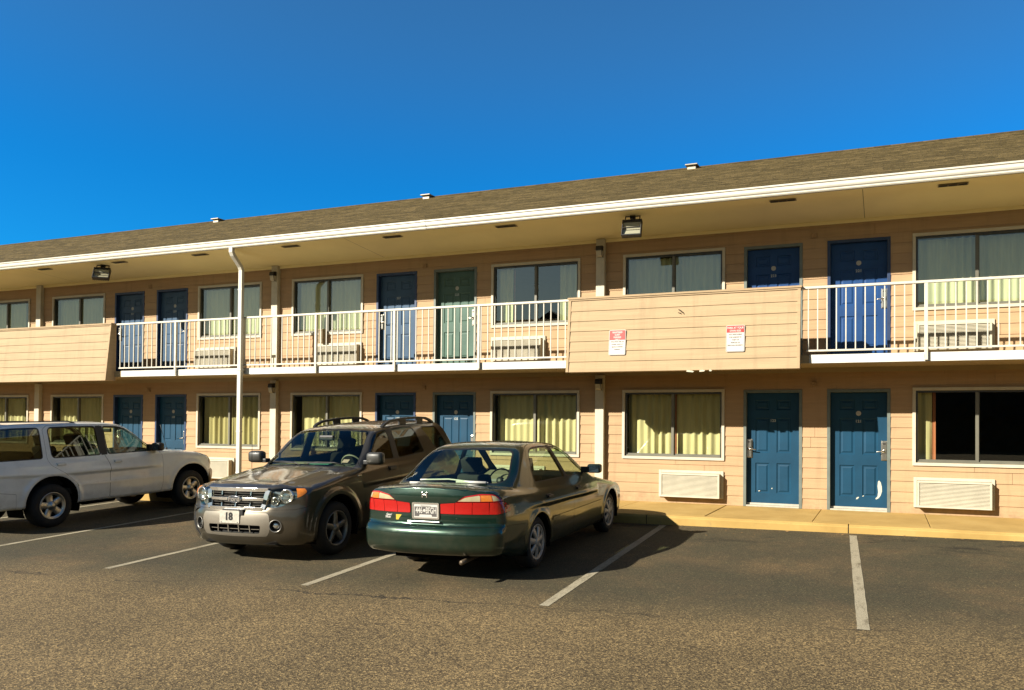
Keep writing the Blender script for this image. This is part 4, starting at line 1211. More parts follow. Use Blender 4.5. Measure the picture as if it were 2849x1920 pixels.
def wheel(root, x, y, R_, rimR, w_, kind, mrim, side):
    """side +1: outer face towards +y"""
    t = empty('wheel', (x, y, R_), parent=root)
    prof = [(-w_/2+.012, rimR-.004), (-w_/2+.002, rimR+.02), (-w_/2, rimR+(R_-rimR)*.5), (-w_/2+.014, R_-.028), (-w_/2+.034, R_-.006), (-w_*.18, R_),
            (w_*.18, R_), (w_/2-.034, R_-.006), (w_/2-.014, R_-.028), (w_/2, rimR+(R_-rimR)*.5), (w_/2-.002, rimR+.02), (w_/2-.012, rimR-.004)]
    tb = MB(); tb.lathe(prof, 56, 'y'); 
    for gy in (-.045,-.015,.015,.045): pass
    tb.build('tyre', M_RUB, t)
    o = w_/2-.016
    rb = MB()
    rb.lathe([(o-.004,rimR+.004),(o+.010,rimR+.006),(o+.014,rimR-.002),(o+.006,rimR-.014),(o-.035,rimR-.022),(o-.10,rimR-.03),(-o,rimR-.03),(-o,rimR)], 56, 'y')
    def spoke(a, w0, w1, r0, r1, y0, y1, dome=.0, th=.02):
        ca, sa = math.cos(a), math.sin(a); vs_ = []; n = 5
        for i in range(n+1):
            t_ = i/n; r_ = r0+(r1-r0)*t_; ww = w0+(w1-w0)*t_; yy = y0+(y1-y0)*t_+dome*math.sin(t_*PI)
            for sx, dy in ((-1,-.010),(-.55,0),(.55,0),(1,-.010),(1,-th-.01),(-1,-th-.01)):
                q = sx*ww/2; vs_.append((r_*ca-q*sa, yy+dy, r_*sa+q*ca))
        fs_ = [(i*6+k, i*6+(k+1)%6, (i+1)*6+(k+1)%6, (i+1)*6+k) for i in range(n) for k in range(6)]
        rb.add(vs_, fs_, 0, True)
    if kind == 'seven':        # seven wide hubcap blades
        for k in range(7): spoke(2*PI*k/7+.22, .062, .088, .045, rimR-.010, o+.016, o-.002, .006, .012)
        rb.lathe([(o+.024,0.),(o+.023,.03),(o+.018,.052),(o+.004,.062),(o-.01,.062)], 28, 'y')
        rb.lathe([(o-.001,rimR-.034),(o+.003,rimR-.016),(o+.004,rimR-.004)], 56, 'y')
    elif kind == 'five':
        for k in range(5): spoke(2*PI*k/5+.31, .085, .060, .05, rimR-.010, o-.004, o-.002, .004, .03)
        rb.lathe([(o+.010,0.),(o+.010,.034),(o-.002,.040),(o-.006,.066),(o-.03,.07)], 28, 'y')
        for k in range(5):
            a = 2*PI*k/5; rb.lathe([(o-.001,0),(o-.001,.009),(o-.012,.010)], 8, 'y', (.052*math.cos(a),0,.052*math.sin(a)))
    else:                      # five thick spokes with round openings
        for k in range(5): spoke(2*PI*k/5+.1, .105, .125, .04, rimR-.008, o-.012, o-.004, -.008, .03)
        rb.lathe([(o+.012,0.),(o+.012,.036),(o+.004,.042),(o-.008,.075),(o-.03,.08)], 28, 'y')
        rb.lathe([(o-.014,rimR-.038),(o-.002,rimR-.020),(o+.004,rimR-.004)], 56, 'y')
    rb.build('rim', mrim, t)
    db = MB(); db.lathe([(o-.050,0),(o-.050,rimR-.02)], 40, 'y'); db.lathe([(o-.049,.07),(o-.049,.135),(o-.058,.135)], 40, 'y')
    db.build('brake_disc', M_WELL, t)
    if side < 0: t.rotation_euler = (0, 0, PI)
    return t
def wheel_well(root, x, r_, y0, y1, zc, a0=-20, a1=200):
    mb = MB(); n = 28; vs_ = []
    for i in range(n+1):
        a = R(a0+(a1-a0)*i/n)
        for yy in (y0, y1): vs_.append((x+r_*math.cos(a), yy, zc+r_*math.sin(a)))
    mb.add(vs_, [(2*i,2*i+1,2*i+3,2*i+2) for i in range(n)], 0, True)
    mb.add([vs_[2*i] for i in range(n+1)]+[(x,y0,zc)], [(i,i+1,n+1) for i in range(n)])
    mb.build('wheel_well', M_WELL, root, fix=False)
def seat(root, x, y, z, mat, w_=.50, back=.62, lean=18, head=True):
    t = empty('seat', (x,y,z), parent=root)
    mb = MB(); mb.box(-.05,.48,-w_/2,w_/2,-.02,.14); c_ = mb.build('cushion', mat, t, bevel=.045)
    mb = MB(); mb.box(-.13,0,-w_/2,w_/2,0,back); b_ = mb.build('seat_back', mat, t, bevel=.05); b_.location = (0,0,.08); b_.rotation_euler = (0,R(-lean),0)
    if head:
        mb = MB(); mb.box(-.11,.0,-.13,.13,back+.05,back+.22); mb.tube([(-.05,-.06,back-.02),(-.05,-.06,back+.1)],.008,6); mb.tube([(-.05,.06,back-.02),(-.05,.06,back+.1)],.008,6)
        h_ = mb.build('headrest', mat, t, bevel=.035); h_.location = (0,0,.08); h_.rotation_euler = (0,R(-lean),0)
    for ch in t.children:
        for p in ch.data.polygons: p.use_smooth = True
    return t
def place_car(root, wx, wy, th):
    F = Vector((math.sin(th), math.cos(th), 0)); Rt = Vector((math.cos(th), -math.sin(th), 0))
    F = (F + Vector((0,0,GX*F.x+GY*F.y))).normalized(); Lf = -(Rt + Vector((0,0,GX*Rt.x+GY*Rt.y))).normalized()
    U = F.cross(Lf).normalized(); Lf = U.cross(F)
    root.matrix_world = Matrix(((F.x,Lf.x,U.x,wx),(F.y,Lf.y,U.y,wy),(F.z,Lf.z,U.z,gz(wx,wy)),(0,0,0,1)))
def handle(root, f, x, z, sgn, mat, w_=.15, h=.03):
    y = ysurf(f, x, z)
    mb = MB(); mb.box(-w_/2, w_/2, .004, .028, -h/2, h/2); mb.box(-w_/2-.006, w_/2+.006, -.02, .003, -h/2-.012, h/2+.012)
    o = mb.build('handle', mat, root, bevel=.008); o.location = (x, sgn*y, z)
    if sgn < 0: o.rotation_euler = (0,0,PI)
    return o
# ================================================================ green sedan (seen from its right rear)
def build_accord():
    low = spline_poly([(3.60,.235),(3.655,.36),(3.66,.50),(3.62,.62),(3.53,.70),(3.25,.775),(2.80,.852),(2.40,.915),(2.20,.945),(1.2,.955),(.2,.975),(-.45,1.02),(-.70,1.045),(-1.00,1.045),(-1.075,1.03,1),
        (-1.09,.96),(-1.083,.80),(-1.088,.70),(-1.098,.635),(-1.135,.605),(-1.158,.572),(-1.165,.46),(-1.155,.38),(-1.11,.325),(-.95,.30),(-.5,.215),(.5,.19),(2.6,.185),(3.3,.19)], 5)
    top = spline_poly([(2.36,.86,1),(2.30,.925),(1.90,1.145),(1.50,1.345),(1.28,1.415),(1.0,1.447),(.65,1.462),(.35,1.457),(.12,1.425),(-.05,1.365),(-.38,1.19),(-.66,1.05),(-.78,.97,1),(-.7,.8,1),(2.3,.75,1)], 5)
    WZ = [(.15,.80),(.22,.845),(.30,.872),(.45,.886),(.60,.892),(.72,.890),(.82,.878),(.92,.850),(1.0,.815),(1.1,.76)]
    wz = np.stack(smooth_profile(WZ),1)
    def f(x, y, z):
        ya = np.abs(y); q = ya/.89
        bf = sst(x, 1.6, 3.4)*.34*q**2.6; br = sst(-x, .2, 1.0)*.20*q**2.8
        d1 = poly_sd(x+bf-br, z+.055*(ya/.8)**2*sst(z,.6,.8), low)
        plan = -.075*np.clip((x-2.55)/1.05,0,2)**2 - .055*np.clip((-.25-x)/.9,0,2)**2
        hw = np.interp(z, wz[:,0], wz[:,1]) + plan
        for ax in (0., 2.715):
            rr = np.sqrt((x-ax)**2+(z-.305)**2); hw = hw + .012*np.exp(-((rr-.36)/.05)**2)*(z > .2)
        d = smax(d1, ya-hw, .085)
        # greenhouse
        q2 = ya/.72
        bw = sst(x, 1.0, 1.9)*.13*q2**2 - sst(-x, -.3, .4)*.12*q2**2
        d2 = poly_sd(x+bw, z+.045*q2**2, top)
        gw = .818-.50*(z-.96)-.14*np.clip(z-1.2,0,1)**2*4*.5 - .10*np.clip((.1-x)/.9,0,1)**1.5 - .05*np.clip((x-1.5)/.8,0,1)**2
        dg = smax(d2, (ya-gw)*.88, .09)
        return smin(d, dg, .028)
    S = Skin(f, (-1.24,-.06,.13), (3.74,.96,1.52), .0235)
    side = lambda c, n: (n[:,1] > .25)
    R_ = .305; arch = lambda ax, r_: [(ax+r_*math.cos(R(a)), R_+.012+r_*math.sin(R(a))*1.0) for a in range(0, 360, 12)]
    # panels
    fd = [(2.27,.245),(2.335,.40),(2.335,.70),(2.26,.90),(2.20,.955),(1.96,1.085),(1.62,1.275),(1.40,1.365),(1.22,1.405),(.965,1.425),(.99,1.33),(1.085,.96),(1.145,.75),(1.155,.245)]
    rd = [(1.142,.245),(1.132,.75),(1.072,.96),(.975,1.33),(.950,1.425),(.70,1.432),(.45,1.425),(.30,1.40),(.17,1.32),(.07,1.16),(.00,1.02),(.00,.93),(.13,.78),(.29,.62),(.37,.44),(.385,.245)]
    S.region('front_door', SIDE, fd, side, .0035, .03)
    S.region('rear_door', SIDE, rd, side, .0035, .03)
    S.region('rear_bumper', SIDE, [(-1.4,.05,0),(-1.4,.618,0),(-.75,.612),(-.40,.585),(-.34,.56),(-.30,.05)], None, .0035, .01)
    S.region('front_bumper', SIDE, [(3.9,.05,0),(3.9,.585,0),(3.30,.575),(3.06,.54),(3.05,.05)], None, .0035, .01)
    trc = lambda c, n: (n[:,2] > .45) & (c[:,2] > .9)
    S.region('hood', TOP, [(2.36,-.2,0),(2.33,.60),(2.50,.69),(3.0,.64),(3.35,.52),(3.52,.30),(3.55,-.2,0)], lambda c,n: (n[:,2] > .4)&(c[:,0]>2.2), .0035, .04)
    S.region('trunk_lid', ((1,0,0),(0,1,0)), [(-.80,-.2,0),(-.80,.585),(-.93,.60),(-1.06,.56),(-1.2,.56),(-1.2,-.2,0)], lambda c,n: (n[:,2] > .5)&(c[:,0]<-.4)&(c[:,2]>.98), .0035, .04)
    # glass
    fg = [(1.95,.985),(1.76,1.095),(1.56,1.205),(1.38,1.295),(1.22,1.345),(1.005,1.372),(1.115,.985)]
    rg = [(1.035,.988),(.925,1.376),(.70,1.385),(.46,1.380),(.325,1.358),(.235,1.29),(.145,1.155),(.075,1.005)]
    S.region('front_glass', SIDE, fg, side, .011, .03, bandname='window_trim')
    S.region('rear_glass', SIDE, rg, side, .011, .04, bandname='window_trim')
    bp = [(1.128,.97),(1.01,1.392),(.915,1.395),(1.02,.972)]
    S.region('pillar_trim', SIDE, bp, side, 0, 0, only=['body','seam','front_door','rear_door'])
    S.region('windshield', FR, [(-.1,.955,0),(.685,.935),(.575,1.335),(.50,1.375),(-.1,1.392,0)], lambda c,n: (n[:,0] > .3)&(c[:,0]>1.15)&(c[:,0]<2.5)&(c[:,2]>.93), .012, .03, bandname='glass_rubber')
    S.region('rear_window', FR, [(-.1,1.050,0),(.60,1.045),(.665,1.075),(.545,1.345),(.48,1.375),(-.1,1.392,0)], lambda c,n: (n[:,0] < -.25)&(c[:,0]<.4)&(c[:,0]>-.8)&(c[:,2]>1.03), .013, .03, bandname='glass_rubber')
    # lamps: u = |y| + x + 1.09 unrolls the corner
    RW = ((1,1,0),(0,0,1)); u0 = -1.09
    def U_(pts): return [(p[0]+u0,)+tuple(p[1:]) for p in pts]
    rc = lambda c, n: (c[:,0] < -.55)&(c[:,2] > .68)&(c[:,2]<1.02)
    tl = U_([(.195,.757,.012),(.195,.862,.012),(.385,.877,.01),(.50,.945,.03),(.72,.972,.03),(.90,.965,.03),(1.03,.905,.02),(1.20,.815,.03),(1.19,.775,.02),(.95,.752,.01)])
    S.region('tail_red', RW, tl, rc, .006, .01, bandname='lamp_edge')
    S.region('tail_clear', RW, U_([(.41,.893,.003),(.505,.935,.02),(.71,.958,.02),(.71,.893,.003)]), rc, 0, .003, only=['tail_red'])
    S.region('tail_amber', RW, U_([(.715,.893,.003),(.715,.958,.003),(.86,.958,.01),(.88,.893,.003)]), rc, 0, .003, only=['tail_red'])
    S.region('tail_clear2', RW, U_([(.885,.893,.003),(.865,.957,.003),(.93,.945,.01),(1.0,.898,.003)]), rc, 0, .003, only=['tail_red'])
    for uu in (.375,.60,.83): S.region('lamp_line', RW, U_([(uu,.74,0),(uu,.886,0),(uu+.007,.886,0),(uu+.007,.74,0)]), rc, 0, 0, only=['tail_red'])
    S.region('lamp_line', RW, U_([(.38,.881,0),(.38,.889,0),(1.15,.889,0),(1.15,.881,0)]), rc, 0, 0, only=['tail_red','tail_clear','tail_amber'])
    S.region('plate_recess', FR, [(-.1,.67,0),(.178,.672),(.178,.868),(-.1,.868,0)], lambda c,n: (n[:,0]<-.5)&(c[:,0]<-1)&(c[:,2]>.64), 0, .01)
    FW = ((-1,1,0),(0,0,1)); v0 = -3.62
    S.region('headlight_lens', FW, [(.36+v0,.60),(.38+v0,.70),(.62+v0,.735),(.95+v0,.75),(1.12+v0,.72),(1.02+v0,.62)], lambda c,n: (c[:,0]>3.0)&(c[:,2]>.55)&(c[:,2]<.8), .004, .02)
    S.region('lower_grille', FR, [(-.1,.30,0),(.42,.30),(.40,.40),(-.1,.41,0)], lambda c,n: (c[:,0]>3.4), 0, .02)
    S.region('side_moulding', SIDE, [(.40,.505,.0),(.40,.548,0),(2.30,.548,0),(2.30,.505,0)], side, 0, 0, only=['front_door','rear_door','seam'])
    for ax, n_ in ((0.,'rear'),(2.715,'front')): S.region('arch_hole', SIDE, arch(ax,.342), lambda c,n: (c[:,1] > .55), 0, 0)
    S.region('arch_hole', SIDE, [(-.30,.0,0),(-.33,.30,0),(.33,.30,0),(.30,.0,0)], lambda c,n: (c[:,1] > .55), 0, 0)
    S.region('arch_hole', SIDE, [(2.415,.0,0),(2.385,.30,0),(3.045,.30,0),(3.01,.0,0)], lambda c,n: (c[:,1] > .55), 0, 0)
    S.drop(['arch_hole']); S.index()
    G = paint('sedan_green_paint', (.0045,.024,.014), .6, .30, .5)
    root = empty('green_sedan')
    tag(root, 'dark green sedan with red tail lights parked nose in beside the empty bay', 'car', 'vehicles parked in front of the motel')
    mt = {n_: G for n_ in set(S.names.values())}
    mt.update(seam=M_SEAM, window_trim=M_TRIMB, glass_rubber=M_TRIMB, lamp_edge=M_TRIMB, pillar_trim=M_TRIMB, lamp_line=M_SEAM, plate_recess=G, lower_grille=M_TRIMB)
    S.take(['body','seam','glass_rubber','lamp_edge','plate_recess'], root, mt, 'body', name_off={'seam':-.007,'glass_rubber':-.003,'lamp_edge':-.003,'plate_recess':-.0})
    S.take(['rear_bumper'], root, mt, 'rear_bumper', .003); fb = S.take(['front_bumper','lower_grille'], root, mt, 'front_bumper', .001)
    S.take(['hood'], root, mt, 'hood', 0.); S.take(['trunk_lid'], root, mt, 'trunk_lid', .0)
    mt.update(windshield=M_WSGL, rear_window=M_WSGL, front_glass=M_CGL, rear_glass=M_CGL, tail_red=M_REDL, tail_amber=M_AMBER, tail_clear=M_HAZE, tail_clear2=M_HAZE, headlight_lens=M_HAZE, side_moulding=G)
    S.take(['windshield'], root, mt, 'windshield', -.002); S.take(['rear_window'], root, mt, 'rear_window', -.002)
    for sd, sg in (('L',1),('R',-1)):
        for dn, gn, hx in (('front_door','front_glass',1.30),('rear_door','rear_glass',.30)):
            d_ = S.take([dn], root, mt, 'door', 0., sd)
            S.take([gn], d_, mt, 'door_window', -.003, sd)
            handle(d_, f, hx, .815, sg, M_TRIMB, .16, .028)
        S.take(['window_trim','pillar_trim'], root, mt, 'window_trim', .001, sd)
        S.take(['side_moulding'], root, mt, 'side_moulding', .009, sd)
        t_ = S.take(['tail_red','tail_clear','tail_clear2','tail_amber','lamp_line'], root, mt, 'tail_light', .004, sd, name_off={'lamp_line':.001,'tail_clear':.002,'tail_clear2':.002,'tail_amber':.002})
        S.take(['headlight_lens'], root, mt, 'headlight', .003, sd)
    ln = S.take(['body','front_door','rear_door','hood','trunk_lid','rear_bumper','front_bumper','window_trim','pillar_trim'], root, {n_: M_INT for n_ in mt}, 'cabin_lining', -.028)
    # cabin
    cb = MB(); cb.box(-.62,2.2,-.70,.70,.30,.42); cb.build('floor_pan', M_INT, root)
    cb = MB(); cb.prism([(-.70,.98),(-.30,1.0),(-.28,.96),(-.72,.93)], 'y', -.60, .60); cb.build('parcel_shelf', M_INTB, root)
    for y in (.36,-.36): seat(root, .95, y, .42, M_SEATD if y > 0 else M_INT, .48, .56)
    seat(root, .10, 0, .44, M_INT, 1.22, .52, 22, False)
    cb = MB(); cb.prism([(1.60,.72),(1.66,.93),(1.85,.975),(2.22,.93),(2.25,.6),(1.9,.5)], 'y', -.70, .70); cb.build('dashboard', M_INTB, root, bevel=.02)
    sw = MB(); sw.lathe([(0,.175),(.012,.188),(.024,.175),(.012,.162),(0,.175)], 32, 'x'); sw.box(-.0,.03,-.165,.165,-.02,.02); sw.lathe([(-.01,0),(-.012,.05),(.03,.06)],16,'x')
    s_ = sw.build('steering_wheel', M_TRIMB, root); s_.location = (1.50,.36,.86); s_.rotation_euler = (0,R(22),0)
    # stuff on the parcel shelf: a light rod and papers, as in the photo
    mb = MB(); mb.tube([(-.585,.36,1.065),(-.56,.0,1.075),(-.58,-.30,1.055),(-.60,-.52,1.05)], .009, 8); mb.tube([(-.60,-.12,1.052),(-.61,-.50,1.05)], .017, 8); mb.tube([(-.62,.48,1.035),(-.62,.10,1.035)], .010, 8)
    o = mb.build('rolled_sunshade', M_WHITE, root)
    mb = MB(); mb.box(-.62,-.58,.02,.13,1.01,1.045); mb.build('brake_light', M_REDL, root, bevel=.01)
    mb = MB(); mb.box(1.10,1.13,.0,.20,1.16,1.33) if False else mb.tube([(1.42,0,1.33),(1.42,0,1.22),(1.40,.03,1.15)], .02, 6); mb.build('mirror_ornament', simple('ornament_red', (.28,.08,.05), .8), root)
    mb = MB(); mb.box(-.02,.02,-.12,.12,-.03,.03); o = mb.build('rear_view_mirror', M_TRIMB, root, bevel=.012); o.location = (1.46,0,1.30)
    # mirrors
    for sg in (1,-1):
        mb = MB(); mb.box(-.055,.07,-.10,.10,-.062,.062); o = mb.build('side_mirror', G, root, bevel=.035); o.location = (1.78,sg*.955,1.03)
        for p in o.data.polygons: p.use_smooth = True
        mb = MB(); mb.add([(-.0575,-.075,-.045),(-.0575,.075,-.045),(-.0575,.075,.045),(-.0575,-.075,.045)],[(0,1,2,3)]); mb.build('mirror_glass', M_CHROME, o, fix=False)
        mb = MB(); mb.prism([(1.72,.975),(1.93,.975),(1.80,1.05),(1.72,1.06)], 'y', sg*.77, sg*.90); mb.build('mirror_foot', M_TRIMB, root, bevel=.01)
    # plate with its characters
    pl = MB(); xr = xsurf(f, 0, .76, -1.4, -.6)-.012
    pl.prism([(a,b) for a,b in rrect(.305,.152,.012)], 'x', 0, .003); pc = pl.build('license_plate', M_SIGN, root)
    pc.location = (xr,-.012,.782)
    M_PGREY = simple('plate_grey', (.115,.105,.10), .5, var=.15, scale=60)
    mb = MB(); mb.add([(-.001,y,z) for y,z in ((-.138,-.060),(.138,-.060),(.138,.045),(-.138,.045))],[(3,2,1,0)]); mb.build('plate_field', M_PGREY, pc, fix=False)
    mb = MB(); mb.add([(-.0018,y,z) for y,z in ((-.082,-.068),(.082,-.068),(.074,-.040),(-.074,-.040))],[(3,2,1,0)]); mb.build('plate_band', M_SIGN, pc, fix=False)
    text_mesh('plate_characters', '446', .092, M_SIGN, pc, (-.0035,.078,.003), (R(90),0,R(-90)), bold=.0016, sx=.62)
    text_mesh('plate_characters', 'BFGH', .092, M_SIGN, pc, (-.0035,-.070,.003), (R(90),0,R(-90)), bold=.0016, sx=.58)
    mb = MB(); mb.lathe([(-.004,0),(-.003,.016)], 14, 'x', (0,.014,.004)); mb.build('plate_emblem', M_SIGN, pc)
    text_mesh('plate_lettering', 'Tennessee', .024, M_SIGN, pc, (-.0035,0,.056), (R(90),0,R(-90)), sx=1.2)
    pf = MB(); P1 = rrect(.335,.178,.014); P2 = rrect(.30,.146,.01); n = len(P1)
    pf.add([(-.004,a,b) for a,b in P1]+[(-.004,a,b) for a,b in P2]+[(.006,a,b) for a,b in P1], [(i,(i+1)%n,n+(i+1)%n,n+i) for i in range(n)]+[(i,2*n+i,2*n+(i+1)%n,(i+1)%n) for i in range(n)])
    pf.build('plate_frame', M_CHROME, pc)
    lg = MB(); xs_ = xsurf(f, 0, .655, -1.4, -.6); lg.box(xs_-.035, xs_+.02, -.20,.20,.662,.676); lg.build('plate_garnish', M_CHROME, root, bevel=.005)
    # emblem, stickers, badge
    xe = xsurf(f, 0, .955, -1.4, -.6)
    em = MB(); em.box(-.006,.01,-.034,-.020,-.03,.03); em.box(-.006,.01,.020,.034,-.03,.03); em.box(-.006,.01,-.0199,.0199,-.006,.007)
    o = em.build('trunk_emblem', M_CHROME, root, bevel=.003); o.location = (xe-.002,0,.955)
    st = MB(); xx = xsurf(f, .34, .70, -1.4, -.6)-.002; st.add([(xx,.375,.672),(xx,.305,.672),(xx,.305,.730),(xx,.375,.730)],[(0,1,2,3)]); st.build('yellow_sticker', simple('sticker_yellow',(.75,.55,.04),.5,var=.05), root, fix=False)
    for k, t in enumerate((0,1)): text_mesh('sticker_lettering', ('Gandi','Motors')[k], .034, M_SIGN, root, (xsurf(f,.47,.70,-1.4,-.6)-.003,.47,.722-k*.026), (R(90),0,R(-90)), bold=.0012)
    text_mesh('model_badge', 'LX', .03, M_CHROME, root, (xsurf(f,-.40,.70,-1.4,-.6)-.003,-.36,.70), (R(90),0,R(-90)))
    ex = MB(); ex.tube([(-.55,-.45,.27),(-1.02,-.46,.255),(-1.13,-.46,.25)], .026, 12); ex.build('exhaust_pipe', simple('rusty_exhaust', (.12,.09,.06), .5, metal=.6, var=.3, scale=30), root)
    ub = MB(); ub.box(-.75,3.2,-.60,.60,.20,.26); ub.build('underbody', M_WELL, root)
    for ax in (0.,2.715):
        for sg in (1,-1):
            wheel(root, ax, sg*(.76), R_, .205, .195, 'seven', M_HUBCAP, sg)
            wheel_well(root, ax, .350, sg*.50, sg*.872, R_+.012)
    place_car(root, .3689, -5.6221, -.0174)
    S.bm.free()
build_accord()
# ================================================================ grey brown vehicle facing the camera
def surf_strip(mb, f, pts, w_, proud, x0=3.9, x1=2.6, mi=0):
    """flat bar following the front skin through (y,z) points"""
    P = []
    for (a, b_) in zip(pts[:-1], pts[1:]):
        n = max(1, int(math.hypot(b_[0]-a[0], b_[1]-a[1])/.05))
        P += [(a[0]+(b_[0]-a[0])*k/n, a[1]+(b_[1]-a[1])*k/n) for k in range(n)]
    P.append(pts[-1])
    vs_ = []
    for i, (y, z) in enumerate(P):
        a, b_ = P[max(0,i-1)], P[min(len(P)-1,i+1)]
        d = Vector((b_[0]-a[0], b_[1]-a[1])).normalized(); nx, nz = -d.y, d.x
        x = xsurf(f, y, z, x0, x1)
        for s_, dx in ((-.5,-.012),(-.5,proud),(.5,proud),(.5,-.012)): vs_.append((x+dx, y+nx*w_*s_, z+nz*w_*s_))
    n = len(P)
    mb.add(vs_, [(i*4+k,i*4+(k+1)%4,(i+1)*4+(k+1)%4,(i+1)*4+k) for i in range(n-1) for k in range(4)]+[(3,2,1,0),tuple((n-1)*4+k for k in range(4))], mi)
def build_escape():
    low = spline_poly([(3.40,.235),(3.47,.33),(3.495,.45),(3.49,.58),(3.475,.645),(3.450,.70),(3.435,.82),(3.415,.915),(3.365,.955),(3.20,.985),(2.80,1.035),(2.40,1.088),(2.15,1.118),(1.2,1.15),(0,1.19),(-.7,1.20),
        (-.86,1.12),(-.875,.80),(-.90,.66),(-.94,.60),(-.945,.45),(-.91,.33),(-.6,.26),(.5,.235),(2.8,.225),(3.2,.225)], 5)
    top = spline_poly([(2.30,1.02,1),(2.22,1.09),(1.93,1.295),(1.65,1.495),(1.50,1.575),(1.25,1.635),(.9,1.668),(.4,1.688),(-.1,1.688),(-.42,1.672),(-.56,1.62),(-.68,1.45),(-.82,1.18),(-.86,1.0,1),(0,.95,1),(2.2,.9,1)], 5)
    wz = np.stack(smooth_profile([(.15,.83),(.24,.865),(.35,.888),(.55,.902),(.75,.905),(.90,.900),(1.0,.885),(1.08,.862),(1.15,.835),(1.25,.79)]),1)
    def f(x, y, z):
        ya = np.abs(y); q = ya/.90
        bf = sst(x, 2.2, 3.4)*(.24*q**2.8+.03*q**8); br = sst(-x, .1, .8)*.12*q**3
        d1 = poly_sd(x+bf-br, z+.045*(ya/.8)**2*sst(z,.7,.95)-.012*np.exp(-((ya-.52)/.07)**2)*sst(x,2.2,2.5), low)
        plan = -.035*np.clip((x-2.7)/.75,0,2)**2 - .03*np.clip((-.2-x)/.7,0,2)**2
        hw = np.interp(z, wz[:,0], wz[:,1]) + plan
        hw = hw - .012*sst(x,2.25,2.05)*sst(x,.3,.5)*(1-sst(z,.62,.70))*0
        for ax in (0., 2.62):
            rr = np.sqrt((x-ax)**2+((z-.345)*.98)**2); hw = hw + .024*(1-sst(rr,.47,.55))*(z > .2)
        d = smax(d1, ya-hw, .075)
        q2 = ya/.74
        bw = sst(x, 1.2, 1.9)*.10*q2**2 - sst(-x, .2, .6)*.06*q2**2
        d2 = poly_sd(x+bw, z+.05*q2**2, top)
        gw = .845-.33*(z-1.12)-.10*np.clip(z-1.45,0,1)*1.2 - .05*np.clip((x-1.6)/.7,0,1)**2 - .03*np.clip((-.2-x)/.6,0,1)
        return smin(d, smax(d2, (ya-gw)*.95, .075), .02)
    S = Skin(f, (-1.02,-.06,.15), (3.58,1.0,1.76), .0245)
    side = lambda c, n: (n[:,1] > .25)
    R_ = .345
    fd = [(1.98,.37),(2.03,.6),(2.03,1.0),(1.99,1.12),(1.90,1.215),(1.70,1.405),(1.55,1.53),(1.42,1.578),(1.12,1.615),(1.13,1.2),(1.15,.9),(1.15,.37)]
    rd = [(1.14,.37),(1.14,.9),(1.12,1.2),(1.11,1.615),(.8,1.63),(.47,1.63),(.38,1.55),(.27,1.22),(.26,1.02),(.36,.84),(.49,.62),(.52,.37)]
    S.region('front_door', SIDE, fd, side, .0035, .03); S.region('rear_door', SIDE, rd, side, .0035, .03)
    S.region('front_bumper', SIDE, [(3.9,.05,0),(3.9,.665,0),(3.30,.665),(3.16,.70),(3.09,.66),(3.06,.05)], None, .0035, .01)
    S.region('rear_bumper', SIDE, [(-1.4,.05,0),(-1.4,.66,0),(-.75,.66),(-.50,.60),(-.48,.05)], None, .0035, .01)
    S.region('hood', TOP, [(2.24,-.2,0),(2.22,.66),(2.45,.73),(3.0,.70),(3.30,.62),(3.40,.50),(3.47,-.2,0)], lambda c,n: (n[:,2] > .35)&(c[:,0]>2.1), .004, .04)
    S.region('front_glass', SIDE, [(1.83,1.175),(1.72,1.305),(1.585,1.445),(1.475,1.52),(1.33,1.55),(1.185,1.568),(1.215,1.160)], side, .014, .03, bandname='window_trim')
    S.region('rear_glass', SIDE, [(1.07,1.165),(1.055,1.575),(.75,1.59),(.485,1.588),(.425,1.52),(.335,1.205)], side, .014, .03, bandname='window_trim')
    S.region('quarter_glass', SIDE, [(.20,1.585),(-.25,1.580),(-.45,1.275),(-.06,1.235)], side, .010, .03, bandname='window_trim')
    S.region('pillar_trim', SIDE, [(1.20,1.15,0),(1.17,1.578,0),(1.065,1.585,0),(1.085,1.15,0)], side, 0, 0, only=['body','seam','front_door','rear_door'])
    S.region('mirror_sail', SIDE, [(1.99,1.12,0),(1.86,1.22,0),(1.74,1.30,0),(1.80,1.17,0),(1.82,1.12,0)], side, 0, 0, only=['front_door'])
    S.region('windshield', FR, [(-.1,1.110,0),(.735,1.085),(.745,1.13),(.60,1.535),(.54,1.565),(-.1,1.585,0)], lambda c,n: (n[:,0]>.3)&(c[:,0]>1.35)&(c[:,0]<2.4)&(c[:,2]>1.07), .014, .03, bandname='glass_rubber')
    S.region('rear_window', FR, [(-.1,1.22,0),(.62,1.22),(.55,1.58),(-.1,1.60,0)], lambda c,n: (n[:,0]<-.3)&(c[:,0]<-.3), .012, .03, bandname='glass_rubber')
    S.region('cowl', TOP, [(2.13,-.2,0),(2.10,.74),(2.225,.70),(2.245,-.2,0)], lambda c,n: (n[:,2]>.3)&(c[:,2]<1.2)&(c[:,0]>2), 0, .01, only=['body'])
    FW = ((-1,1,0),(0,0,1)); v0 = -3.44
    U_ = lambda pts: [(p[0]+v0,)+tuple(p[1:]) for p in pts]
    fc = lambda c, n: (c[:,0] > 2.9)&(c[:,2] > .66)&(c[:,2] < .97)
    S.region('headlamp_lens', FW, U_([(.475,.700,.015),(.470,.912,.015),(.75,.925,.03),(1.10,.915,.02),(1.13,.870,.02),(1.03,.825,.03),(.90,.795,.04),(.74,.715,.04),(.62,.695,.03)]), fc, .005, .02, bandname='lamp_edge')
    S.region('amber_lens', FW, U_([(.965,.78,0),(.955,.95,0),(1.2,.95,0),(1.2,.78,0)]), fc, 0, 0, only=['headlamp_lens'])
    fr = lambda c, n: (n[:,0] > .3)&(c[:,0] > 3.1)
